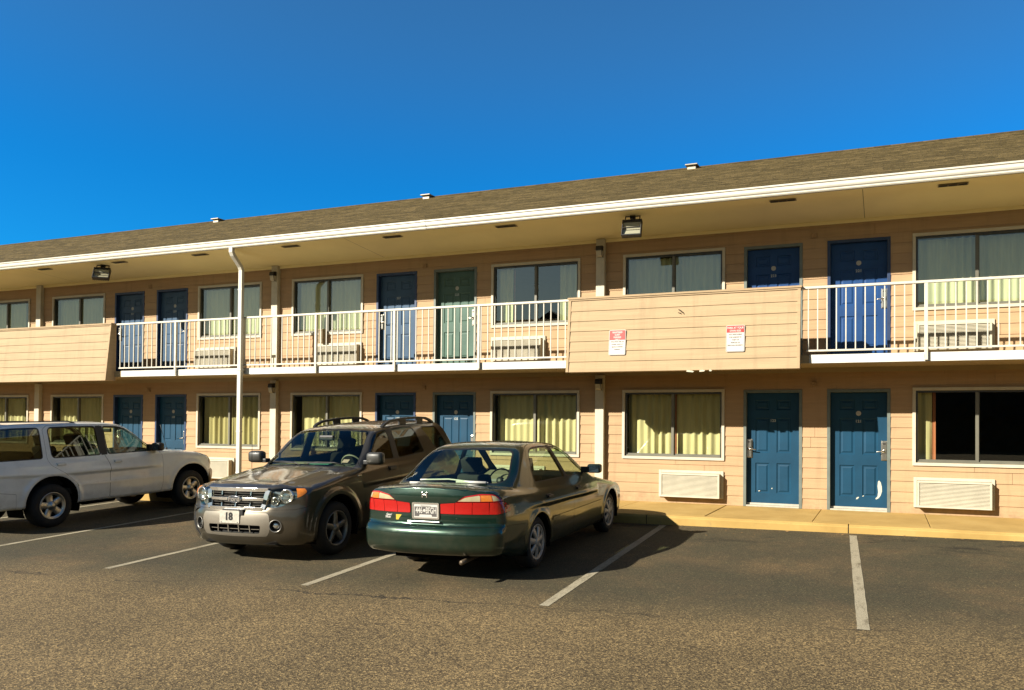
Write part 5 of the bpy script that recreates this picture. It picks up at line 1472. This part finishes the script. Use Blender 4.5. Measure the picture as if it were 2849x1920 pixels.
    S.region('grille_opening', FR, [(-.1,.668,0),(.405,.668),(.455,.915),(-.1,.925,0)], fr, 0, .02)
    S.region('silver_insert', FR, [(-.1,.335,0),(.47,.345),(.515,.42),(.515,.56),(.49,.63),(-.1,.640,0)], fr, .003, .03)
    S.region('lower_intake', FR, [(-.1,.385,0),(.375,.385),(.395,.475),(-.1,.485,0)], fr, .005, .02, bandname='lamp_edge')
    fx_ = xsurf(f, .585, .475, 3.6, 2.6); fu = .585-fx_+3.44
    S.region('fog_opening', FW, U_([(fu+.072*math.cos(R(a)), .475+.070*math.sin(R(a)),0) for a in range(0,360,20)]), fr, .006, 0, bandname='lamp_edge')
    S.region('side_moulding', SIDE, [(.52,.50,.0),(.52,.60,0),(2.02,.60,0),(2.02,.50,0)], side, 0, 0, only=['front_door','rear_door','seam'])
    arch = lambda ax: [(ax+.425*math.cos(R(a)), R_+.01+.435*math.sin(R(a))) for a in range(0, 181, 10)]+[(ax-.41,.05),(ax+.41,.05)]
    for ax in (0.,2.62): S.region('arch_hole', SIDE, arch(ax), lambda c,n: (c[:,1] > .55), 0, 0)
    S.drop(['arch_hole','fog_opening','lower_intake','grille_opening']); S.index()
    G = paint('taupe_paint', (.085,.072,.052), .72, .34, .6); G2 = paint('silver_bumper_paint', (.23,.205,.165), .6, .42, .4)
    root = empty('grey_suv')
    tag(root, 'grey brown utility vehicle, chrome grille facing out, front plate reading 18', 'car', 'vehicles parked in front of the motel')
    mt = {n_: G for n_ in set(S.names.values())}
    mt.update(seam=M_SEAM, window_trim=M_TRIMB, glass_rubber=M_TRIMB, lamp_edge=M_TRIMB, pillar_trim=M_TRIMB, mirror_sail=M_TRIMB, cowl=M_TRIMB, silver_insert=G2, windshield=M_WSGL, rear_window=M_CGLD,
              front_glass=M_CGLD, rear_glass=M_CGLD, quarter_glass=M_CGLD, headlamp_lens=M_LENS, amber_lens=M_AMBER)
    S.take(['body','seam','glass_rubber','lamp_edge','cowl'], root, mt, 'body', name_off={'seam':-.007,'glass_rubber':-.003,'lamp_edge':-.002})
    S.take(['front_bumper'], root, mt, 'front_bumper', .002); S.take(['silver_insert'], root, mt, 'bumper_insert', .003); S.take(['rear_bumper'], root, mt, 'rear_bumper', .002)
    S.take(['hood'], root, mt, 'hood', .001); S.take(['windshield'], root, mt, 'windshield', -.002); S.take(['rear_window'], root, mt, 'rear_window', -.002)
    for sd, sg in (('L',1),('R',-1)):
        for dn, gn, hx, hz in (('front_door','front_glass',1.33,1.02),('rear_door','rear_glass',.41,1.06)):
            d_ = S.take([dn], root, mt, 'door', 0., sd); S.take([gn], d_, mt, 'door_window', -.003, sd); handle(d_, f, hx, hz, sg, M_TRIMB, .17, .045)
        S.take(['quarter_glass'], root, mt, 'quarter_window', -.002, sd)
        S.take(['window_trim','pillar_trim','mirror_sail'], root, mt, 'window_trim', .001, sd)
        S.take(['side_moulding'], root, mt, 'side_moulding', .010, sd)
        hl = S.take(['headlamp_lens','amber_lens'], root, mt, 'headlight', .001, sd)
        hb = S.take(['headlamp_lens'], root, {'headlamp_lens': M_LREF, **{}}, 'lamp_housing', -.045, sd) if True else None
        hb.parent = hl
        for (y, z, rr) in ((.665,.825,.080),(.535,.765,.045)):
            x = xsurf(f, y, z, 3.6, 2.6)-.012
            b_ = MB(); b_.lathe([(0,rr),(-.012,rr*.97),(-.035,rr*.6),(-.042,.012),(-.02,.010),(-.015,0)], 24, 'x'); b_.lathe([(.0,rr),(.002,rr+.008),(-.02,rr+.01)], 24, 'x')
            o = b_.build('reflector_bowl', M_LREF, hl); o.location = (x, sg*y, z)
            o.rotation_euler = (0,0,sg*R(10))
        # fog lamp
        y = .585; z = .475; x = xsurf(f, y, z, 3.6, 2.6)
        fg_ = MB(); fg_.lathe([(.010,.078),(.013,.070),(.0,.062),(-.03,.060),(-.05,.058),(-.05,0)], 28, 'x'); o = fg_.build('fog_light', M_TRIMB, root); o.location = (x-.004, sg*y, z); o.rotation_euler = (0,0,sg*R(20))
        fl = MB(); fl.lathe([(-.035,.048),(-.02,.040),(-.012,.02),(-.010,0)], 24, 'x', (0,-sg*.010,0)); fl.build('fog_lens', M_LREF, o)
        cr = MB(); cr.lathe([(.012,.078),(.015,.073),(.011,.068)], 28, 'x'); cr.build('fog_ring', M_ALLOYD, o)
    S.take(['body','front_door','rear_door','hood','rear_bumper','front_bumper','silver_insert','window_trim','pillar_trim','mirror_sail'], root, {n_: M_INT for n_ in mt}, 'cabin_lining', -.03)
    # grille
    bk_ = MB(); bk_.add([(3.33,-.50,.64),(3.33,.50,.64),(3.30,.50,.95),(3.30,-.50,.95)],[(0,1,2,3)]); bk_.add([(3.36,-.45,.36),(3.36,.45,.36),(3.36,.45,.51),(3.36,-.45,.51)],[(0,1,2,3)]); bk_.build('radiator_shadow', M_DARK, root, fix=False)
    gr = MB()
    def ring(y1, zt, zb, y2, w_, pr):
        surf_strip(gr, f, [(-y1,zt),(y1,zt)], w_, pr); surf_strip(gr, f, [(-y2,zb),(y2,zb)], w_, pr)
        for s_ in (1,-1): surf_strip(gr, f, [(s_*y1,zt+.0),(s_*y2,zb)], w_*1.35, pr-.001)
    ring(.455,.908,.676,.408,.050,.014)
    surf_strip(gr, f, [(-.42,.792),(.42,.792)], .040, .010)
    for y in (-.225,0,.225):
        surf_strip(gr, f, [(y*1.0,.890),(y*.97,.69)], .016, .007)
    gl_ = gr.build('grille', M_CHROME, root, bevel=.004)
    ms = MB()
    for z in (.83,.862,.72,.752): surf_strip(ms, f, [(-.43+.1*(.9-z),z),(.43-.1*(.9-z),z)], .009, -.012)
    ms.build('grille_mesh', M_ALLOYD, gl_)
    xe = xsurf(f, 0, .792, 3.7, 3.0)+.016
    em = MB(); em.lathe([(-.01,.1),(.004,.1),(.010,.094),(.011,.088)], 40, 'x'); o = em.build('badge', M_CHROME, gl_); o.scale = (1,1.12,.46); o.location = (xe,-.01,.790)
    em = MB(); em.lathe([(.008,.089),(.0085,0)], 40, 'x'); o2 = em.build('badge_field', simple('badge_grey', (.16,.17,.19), .3, metal=.5, var=.05), gl_); o2.scale = (1,1.12,.46); o2.location = (xe,-.01,.790)
    text_mesh('badge_script', 'Ford', .078, M_CHROME, gl_, (xe+.011,-.01,.790), (R(90),0,R(90)), bold=.001, sx=1.2)
    ib = MB()
    for y in (-.24,-.08,.08,.24): surf_strip(ib, f, [(y,.482),(y*1.03,.392)], .012, .0)
    surf_strip(ib, f, [(-.37,.43),(.37,.43)], .006, -.02)
    ib.build('intake_bars', G2, root)
    # plate with 18
    xp = xsurf(f, 0, .60, 3.7, 3.0)+.016
    pl = MB(); pl.prism(rrect(.305,.155,.012), 'x', 0, .004); pc = pl.build('license_plate', simple('plate_white_worn', (.60,.57,.48), .5, var=.22, scale=26), root); pc.location = (xp,-.045,.578); pc.rotation_euler = (0,R(-2),0)
    text_mesh('plate_number', '18', .125, M_BLACK, pc, (.006,-.01,0), (R(90),0,R(90)), bold=.006, sx=1.0)
    for yy in (-.125,.125):
        mb = MB(); mb.lathe([(.004,.007),(.007,.005),(.008,0)], 8, 'x', (0,yy,-.066)); mb.build('plate_bolt', M_BLACK, pc)
    pb = MB(); pb.box(xp-.05,xp-.002,-.16,.16,.60,.675); pb.build('plate_bracket', M_TRIMB, root, bevel=.006)
    # torn left corner of the bumper and a dangling strip
    tb = MB(); tr_y = -.70
    xs2 = [xsurf(f, yy, zz, 3.7, 2.4) for yy, zz in ((-.62,.655),(-.74,.62),(-.70,.50),(-.66,.38),(-.60,.30))]
    tb.add([(xs2[0]+.006,-.60,.665),(xs2[0]+.006,-.665,.655),(xs2[1]+.006,-.76,.60),(xs2[2]+.008,-.735,.50),(xs2[3]+.008,-.69,.38),(xs2[4]+.006,-.61,.285),(xs2[3]+.008,-.66,.40),(xs2[2]+.010,-.705,.50),(xs2[1]+.008,-.70,.585)], [(0,1,2,8),(8,2,3,7),(7,3,4,6),(6,4,5)])
    tb.build('bumper_tear', M_DARK, root, fix=False)
    ud = MB(); ud.prism([(3.40,.245),(3.30,.20),(3.15,.205),(3.15,.25)], 'y', -.55,.55); ud.build('lower_valance', M_TRIMB, root, bevel=.01)
    # roof rack
    for sg in (1,-1):
        yr = sg*.605; zr = lambda x: zsurf(f, x, yr)
        rk = MB(); n = 14; path = [(1.17,zr(1.17)+.002),(1.10,zr(1.1)+.035),(.98,zr(.98)+.068),(.6,zr(.6)+.082),(.2,zr(.2)+.085),(-.05,zr(-.05)+.075),(-.17,zr(-.17)+.045),(-.28,zr(-.28)+.002)]
        rk.rect_tube([(x,yr,z) for x, z in path], .052, .036, side=(0,1,0))
        for x in (.62,.12): rk.box(x-.09,x+.09,yr-.014,yr+.014,zr(x)-.01,zr(x)+.075)
        rk.build('roof_rail', M_TRIMB, root, bevel=.006)
    # cabin
    cb = MB(); cb.box(-.8,2.1,-.72,.72,.40,.52); cb.build('floor_pan', M_INT, root)
    for y in (.38,-.38): seat(root, .92, y, .58, M_SEATD, .50, .58, 16)
    for y in (.34,-.34): seat(root, -.02, y, .60, M_SEATD, .56, .56, 18)
    cb = MB(); cb.prism([(1.62,.90),(1.68,1.08),(1.85,1.115),(2.12,1.08),(2.15,.75),(1.9,.6)], 'y', -.74, .74); cb.build('dashboard', M_INTB if False else simple('dashboard_green_grey', (.075,.075,.055), .75, var=.15), root, bevel=.02)
    sw = MB(); sw.lathe([(0,.182),(.013,.196),(.026,.182),(.013,.168),(0,.182)], 32, 'x'); sw.box(0,.03,-.17,.17,-.02,.02); sw.lathe([(-.01,0),(-.012,.05),(.03,.06)],16,'x')
    s_ = sw.build('steering_wheel', simple('wheel_grey', (.24,.23,.18), .5, var=.1), root); s_.location = (1.56,.38,1.06); s_.rotation_euler = (0,R(24),0)
    mb = MB(); mb.box(-.02,.02,-.12,.12,-.035,.035); o = mb.build('rear_view_mirror', M_TRIMB, root, bevel=.012); o.location = (1.66,0,1.47)
    mb = MB(); mb.box(1.90,2.05,.0,.32,1.118,1.124); mb.build('dash_folder', simple('teal_folder', (.05,.38,.30), .6, var=.05), root)
    mb = MB(); mb.box(1.84,2.03,-.42,-.05,1.118,1.135); mb.build('dash_paper', M_INTB, root)
    sk = MB(); xk = xsurf(f, .56, 1.17, 2.5, 1.5)-.012; sk.add([(xk,.50,1.145),(xk,.60,1.145),(xk-.06,.60,1.185),(xk-.06,.50,1.185)],[(0,1,2,3)]); sk.build('permit_sticker', simple('permit_white', (.55,.38,.33), .6, var=.3, scale=60), root, fix=False)
    # wipers
    for ya, yb in ((.62,.05),(-.02,-.60)):
        mb = MB(); za = 1.145; P_ = [(xsurf(f, y, z, 2.6, 1.2)+.014, y, z) for y, z in ((ya,1.115),(lerp(ya,yb,.3),1.150),(lerp(ya,yb,.7),1.155),(yb,1.150))]
        mb.tube(P_, .008, 6); P2 = [(xsurf(f, y, 1.142+.0*y, 2.6, 1.2)+.010, y, 1.142) for y in np.linspace(lerp(ya,yb,.25), yb-.05, 8)]
        mb.tube(P2, .006, 5); mb.build('wiper', M_TRIMB, root)
    for sg in (1,-1):
        mb = MB(); mb.box(-.06,.075,-.125,.125,-.085,.085); o = mb.build('side_mirror', M_TRIMB if False else simple('mirror_cap_dark', (.035,.034,.028), .45, var=.1, coat=.3), root, bevel=.045); o.location = (1.93,sg*1.015,1.205)
        for p in o.data.polygons: p.use_smooth = True
        mb = MB(); mb.add([(-.063,-.09,-.06),(-.063,.09,-.06),(-.063,.09,.06),(-.063,-.09,.06)],[(0,1,2,3)]); mb.build('mirror_glass', M_CHROME, o, fix=False)
        mb = MB(); mb.box(1.87,1.97,sg*.83 if sg>0 else -.92,.92 if sg>0 else -.83,1.12,1.18); mb.build('mirror_foot', M_TRIMB, root, bevel=.012)
    an = MB(); an.tube([(2.35,-.74,1.08),(2.33,-.74,1.58)], .0035, 5); an.build('antenna', M_TRIMB, root)
    fb_ = MB(); yb_ = ysurf(f, 2.13, .98); fb_.box(2.09,2.17,yb_-.01,yb_+.006,.972,.992); fb_.build('fender_badge', M_CHROME, root, bevel=.004)
    ub = MB(); ub.box(-.7,3.1,-.60,.60,.24,.33); ub.build('underbody', M_WELL, root)
    for ax in (0.,2.62):
        for sg in (1,-1):
            wheel(root, ax, sg*.775, R_, .222, .225, 'five', M_ALLOYD, sg); wheel_well(root, ax, .445, sg*.50, sg*.885, R_+.01)
    place_car(root, -2.5486, -3.0685, 3.1164)
    S.bm.free()
build_escape()
# ================================================================ white vehicle at the left, nose to the kerb
def build_explorer():
    low = spline_poly([(3.50,.40),(3.56,.50),(3.575,.60),(3.565,.68),(3.535,.70),(3.53,.80),(3.50,.93),(3.43,1.01),(3.28,1.062),(2.9,1.115),(2.5,1.160),(2.25,1.185),(1.4,1.155),(.5,1.135),(-.6,1.14),(-1.05,1.14),
        (-1.12,1.0),(-1.13,.75),(-1.14,.68),(-1.19,.66),(-1.20,.50),(-1.17,.42),(-.7,.36),(.5,.345),(2.5,.345),(3.1,.36)], 5)
    top = spline_poly([(2.35,1.08,1),(2.27,1.16),(1.95,1.37),(1.68,1.56),(1.50,1.655),(1.30,1.695),(.9,1.715),(.2,1.725),(-.5,1.72),(-.92,1.70),(-1.02,1.64),(-1.09,1.40),(-1.13,1.1),(-1.12,.95,1),(0,.9,1),(2.3,.9,1)], 5)
    wz = np.stack(smooth_profile([(.25,.82),(.36,.855),(.50,.872),(.62,.880),(.66,.884),(.70,.880),(.85,.884),(.98,.876),(1.06,.862),(1.13,.842),(1.2,.81)]),1)
    def f(x, y, z):
        ya = np.abs(y); q = ya/.88
        bf = sst(x, 2.3, 3.5)*(.17*q**3+.05*q**8); br = sst(-x, .4, 1.1)*.08*q**4
        d1 = poly_sd(x+bf-br, z+.05*(ya/.8)**2*sst(z,.8,1.0), low)
        plan = -.03*np.clip((x-2.8)/.8,0,2)**2 - .02*np.clip((-.4-x)/.7,0,2)**2
        hw = np.interp(z, wz[:,0], wz[:,1]) + plan
        for ax in (0., 2.832):
            rr = np.sqrt(((x-ax)/1.0)**2+((z-.36)*.98)**2); hw = hw + .020*np.exp(-((rr-.50)/.045)**2)*(z > .3)
        d = smax(d1, ya-hw, .07)
        q2 = ya/.74
        bw = sst(x, 1.2, 2.0)*.11*q2**2 - sst(-x, .5, 1.)*.05*q2**2
        d2 = poly_sd(x+bw, z+.045*q2**2, top)
        gw = .835-.30*(z-1.13)-.12*np.clip(z-1.5,0,1) - .05*np.clip((x-1.6)/.7,0,1)**2
        return smin(d, smax(d2, (ya-gw)*.96, .065), .02)
    S = Skin(f, (-1.28,-.06,.27), (3.66,.97,1.79), .026)
    side = lambda c, n: (n[:,1] > .25)
    fd = [(2.13,.385),(2.165,.55),(2.16,1.05),(2.08,1.165),(1.98,1.24),(1.72,1.44),(1.55,1.575),(1.38,1.635),(1.00,1.65),(.985,1.12),(1.05,.95),(1.05,.385)]
    rd = [(1.04,.385),(1.04,.95),(.972,1.12),(.985,1.65),(.5,1.66),(.06,1.66),(-.03,1.60),(-.06,1.12),(-.02,1.02),(.22,.86),(.42,.68),(.46,.50),(.47,.385)]
    S.region('front_door', SIDE, fd, side, .004, .03); S.region('rear_door', SIDE, rd, side, .004, .03)
    S.region('front_bumper', SIDE, [(3.9,.05,0),(3.9,.70,0),(3.40,.70),(3.27,.69),(3.25,.05)], None, .004, .01)
    S.region('rear_bumper', SIDE, [(-1.5,.05,0),(-1.5,.665,0),(-.98,.665),(-.60,.60),(-.58,.05)], None, .004, .01)
    S.region('hood', TOP, [(2.32,-.2,0),(2.30,.70),(2.9,.74),(3.30,.70),(3.42,.55),(3.50,-.2,0)], lambda c,n: (n[:,2] > .35)&(c[:,0]>2.2), .004, .04)
    S.region('front_glass', SIDE, [(2.00,1.155),(1.90,1.235),(1.68,1.425),(1.50,1.555),(1.34,1.60),(1.07,1.612),(1.055,1.145)], side, .016, .035, bandname='window_trim')
    S.region('rear_glass', SIDE, [(.90,1.140),(.91,1.618),(.5,1.625),(.10,1.622),(.055,1.57),(.035,1.18),(.06,1.138)], side, .016, .035, bandname='window_trim')
    S.region('quarter_glass', SIDE, [(-.14,1.14),(-.10,1.62),(-.5,1.62),(-.90,1.60),(-.97,1.30),(-.95,1.14)], side, .016, .04, bandname='window_trim')
    S.region('pillar_trim', SIDE, [(1.035,1.13,0),(1.055,1.63,0),(.925,1.635,0),(.915,1.125,0)], side, 0, 0, only=['body','seam','front_door','rear_door'])
    S.region('windshield', FR, [(-.1,1.185,0),(.725,1.165),(.73,1.21),(.61,1.60),(.55,1.635),(-.1,1.655,0)], lambda c,n: (n[:,0]>.3)&(c[:,0]>1.3)&(c[:,0]<2.5)&(c[:,2]>1.14), .014, .03, bandname='glass_rubber')
    S.region('rear_window', FR, [(-.1,1.18,0),(.62,1.18),(.56,1.62),(-.1,1.63,0)], lambda c,n: (n[:,0]<-.3)&(c[:,0]<-.8), .014, .03, bandname='glass_rubber')
    FW = ((-1,1,0),(0,0,1)); v0 = -3.53
    U_ = lambda pts: [(p[0]+v0,)+tuple(p[1:]) for p in pts]
    fc = lambda c, n: (c[:,0] > 3.0)&(c[:,2] > .7)
    S.region('headlight_lens', FW, U_([(.50,.80,.02),(.50,.955,.02),(.80,.975,.03),(1.06,.975,.03),(1.12,.93,.03),(1.12,.83,.03),(1.05,.79,.02)]), fc, .005, .02, bandname='lamp_edge')
    S.region('grille_area', FR, [(-.1,.75,0),(.45,.75),(.46,.95),(-.1,.965,0)], lambda c,n: (n[:,0]>.3)&(c[:,0]>3.3), .005, .03)
    S.region('side_moulding', SIDE, [(.30,.635,0),(.30,.675,0),(2.155,.675,0),(2.155,.635,0)], side, 0, 0, only=['front_door','rear_door','seam'])
    S.region('rocker_trim', SIDE, [(.47,.30,0),(.47,.383,0),(2.30,.383,0),(2.30,.30,0)], side, 0, 0, only=['body','seam'])
    R_ = .355
    arch = lambda ax: [(ax+.445*math.cos(R(a))*(1+.04*abs(math.sin(R(2*a)))), R_+.02+.465*math.sin(R(a))*(1+.02*abs(math.sin(R(2*a))))) for a in range(0, 181, 10)]+[(ax-.44,.05),(ax+.46,.05)]
    for ax in (0.,2.832): S.region('arch_hole', SIDE, arch(ax), lambda c,n: (c[:,1] > .5), 0, 0)
    S.drop(['arch_hole']); S.index()
    G = paint('offwhite_paint', (.80,.82,.78), .05, .40, .15, dirt_amt=.3)
    root = empty('white_suv')
    tag(root, 'white utility vehicle at the left edge, nose to the sidewalk, thin antenna', 'car', 'vehicles parked in front of the motel')
    mt = {n_: G for n_ in set(S.names.values())}
    mt.update(seam=M_SEAM, window_trim=M_TRIMB, glass_rubber=M_TRIMB, lamp_edge=M_TRIMB, pillar_trim=M_TRIMB, windshield=M_WSGL, rear_window=M_CGLD, front_glass=M_CGL, rear_glass=M_CGLD, quarter_glass=M_CGLD,
              headlight_lens=M_HAZE, grille_area=M_TRIMB, side_moulding=G, rocker_trim=G)
    S.take(['body','seam','glass_rubber','lamp_edge','grille_area','rocker_trim'], root, mt, 'body', name_off={'seam':-.008,'glass_rubber':-.003,'lamp_edge':-.002,'grille_area':-.01})
    S.take(['front_bumper'], root, {**mt,'front_bumper':simple('bumper_dark_chrome', (.20,.19,.17), .3, metal=.8, var=.2)}, 'front_bumper', .006); S.take(['rear_bumper'], root, mt, 'rear_bumper', .002)
    S.take(['hood'], root, mt, 'hood', .001); S.take(['windshield'], root, mt, 'windshield', -.002); S.take(['rear_window'], root, mt, 'rear_window', -.002)
    for sd, sg in (('L',1),('R',-1)):
        for dn, gn, hx, hz in (('front_door','front_glass',1.20,1.0),('rear_door','rear_glass',.15,1.02)):
            d_ = S.take([dn], root, mt, 'door', 0., sd); S.take([gn], d_, mt, 'door_window', -.003, sd); handle(d_, f, hx, hz, sg, G, .15, .04)
        S.take(['quarter_glass'], root, mt, 'quarter_window', -.002, sd)
        S.take(['window_trim','pillar_trim'], root, mt, 'window_trim', .001, sd)
        S.take(['side_moulding'], root, mt, 'side_moulding', .010, sd)
        S.take(['headlight_lens'], root, mt, 'headlight', .004, sd)
    S.take(['body','front_door','rear_door','hood','rear_bumper','window_trim','pillar_trim'], root, {n_: M_INT for n_ in mt}, 'cabin_lining', -.03)
    cb = MB(); cb.box(-1.0,2.2,-.70,.70,.50,.60); cb.build('floor_pan', M_INT, root)
    for y in (.38,-.38): seat(root, .98, y, .66, M_SEATD, .50, .58, 16)
    seat(root, .05, 0, .66, M_SEATD, 1.2, .55, 18, False)
    cb = MB(); cb.prism([(1.70,.95),(1.76,1.12),(1.95,1.165),(2.2,1.14),(2.2,.8),(1.9,.7)], 'y', -.72, .72); cb.build('dashboard', M_INT, root, bevel=.02)
    sw = MB(); sw.lathe([(0,.182),(.013,.196),(.026,.182),(.013,.168),(0,.182)], 28, 'x'); sw.box(0,.03,-.17,.17,-.02,.02); s_ = sw.build('steering_wheel', M_TRIMB, root); s_.location = (1.62,.38,1.10); s_.rotation_euler = (0,R(24),0)
    mb = MB(); mb.box(-.02,.02,-.12,.12,-.035,.035); o = mb.build('rear_view_mirror', M_TRIMB, root, bevel=.012); o.location = (1.70,0,1.53)
    for sg in (1,-1):
        mb = MB(); mb.box(-.055,.07,-.11,.10,-.075,.075); o = mb.build('side_mirror', M_TRIMB, root, bevel=.035); o.location = (1.95,sg*.98,1.215)
        for p in o.data.polygons: p.use_smooth = True
        mb = MB(); mb.add([(-.058,-.08,-.055),(-.058,.08,-.055),(-.058,.08,.055),(-.058,-.08,.055)],[(0,1,2,3)]); mb.build('mirror_glass', M_CHROME, o, fix=False)
        mb = MB(); mb.prism([(1.86,1.14),(2.07,1.14),(1.92,1.26),(1.86,1.27)], 'y', min(sg*.80,sg*.90), max(sg*.80,sg*.90)); mb.build('mirror_foot', M_TRIMB, root, bevel=.01)
        rk = MB(); zr = lambda x: zsurf(f, x, sg*.56); rk.rect_tube([(.62,sg*.56,zr(.62)+.0),(.50,sg*.56,zr(.5)+.028),(.0,sg*.56,zr(0)+.030),(-.75,sg*.56,zr(-.75)+.030),(-.88,sg*.56,zr(-.88))], .04, .018, side=(0,1,0)); rk.build('roof_rail', M_TRIMB, root, bevel=.005)
    an = MB(); an.tube([(2.41,-.70,1.14),(2.41,-.70,1.17)], .02, 10); an.tube([(2.41,-.70,1.17),(2.27,-.70,1.62)], .004, 5); an.build('antenna', M_TRIMB, root)
    ub = MB(); ub.box(-.9,3.3,-.60,.60,.37,.47); ub.tube([(-.6,-.3,.36),(1.8,-.3,.36)], .05, 10); ub.lathe([(.9,0),(.9,.09),(1.5,.09),(1.5,0)], 16, 'x', (0,-.38,.33)); ub.build('underbody', M_WELL, root)
    for ax in (0.,2.832):
        for sg in (1,-1):
            wheel(root, ax, sg*.755, R_, .215, .235, 'star', M_ALLOY, sg); wheel_well(root, ax, .485, sg*.48, sg*.862, R_+.02)
    place_car(root, -8.4974, -5.2198, -.0273)
    S.bm.free()
build_explorer()

# ---------------------------------------------------------------- reflectance calibration
# every painted, concrete or asphalt surface is set darker together and the exposure raised to match,
# so that shade is as deep beside sunlit walls as it is in the place
KR = .62
for m in bpy.data.materials:
    if not m.use_nodes or m.name in ('soffit_paint','curtain_ivory','curtain_lace','curtain_hem_pink','offwhite_paint'): continue
    for b in [n for n in m.node_tree.nodes if n.type == 'BSDF_PRINCIPLED']:
        if b.inputs['Metallic'].default_value > .5: continue
        s_ = b.inputs['Base Color']
        if s_.is_linked:
            src = s_.links[0].from_socket
            s_2 = mixc(m.node_tree, 1, src, (KR,KR,KR), 'MULTIPLY'); m.node_tree.links.new(s_2, s_)
        else:
            c = s_.default_value; s_.default_value = (c[0]*KR, c[1]*KR, c[2]*KR, 1)
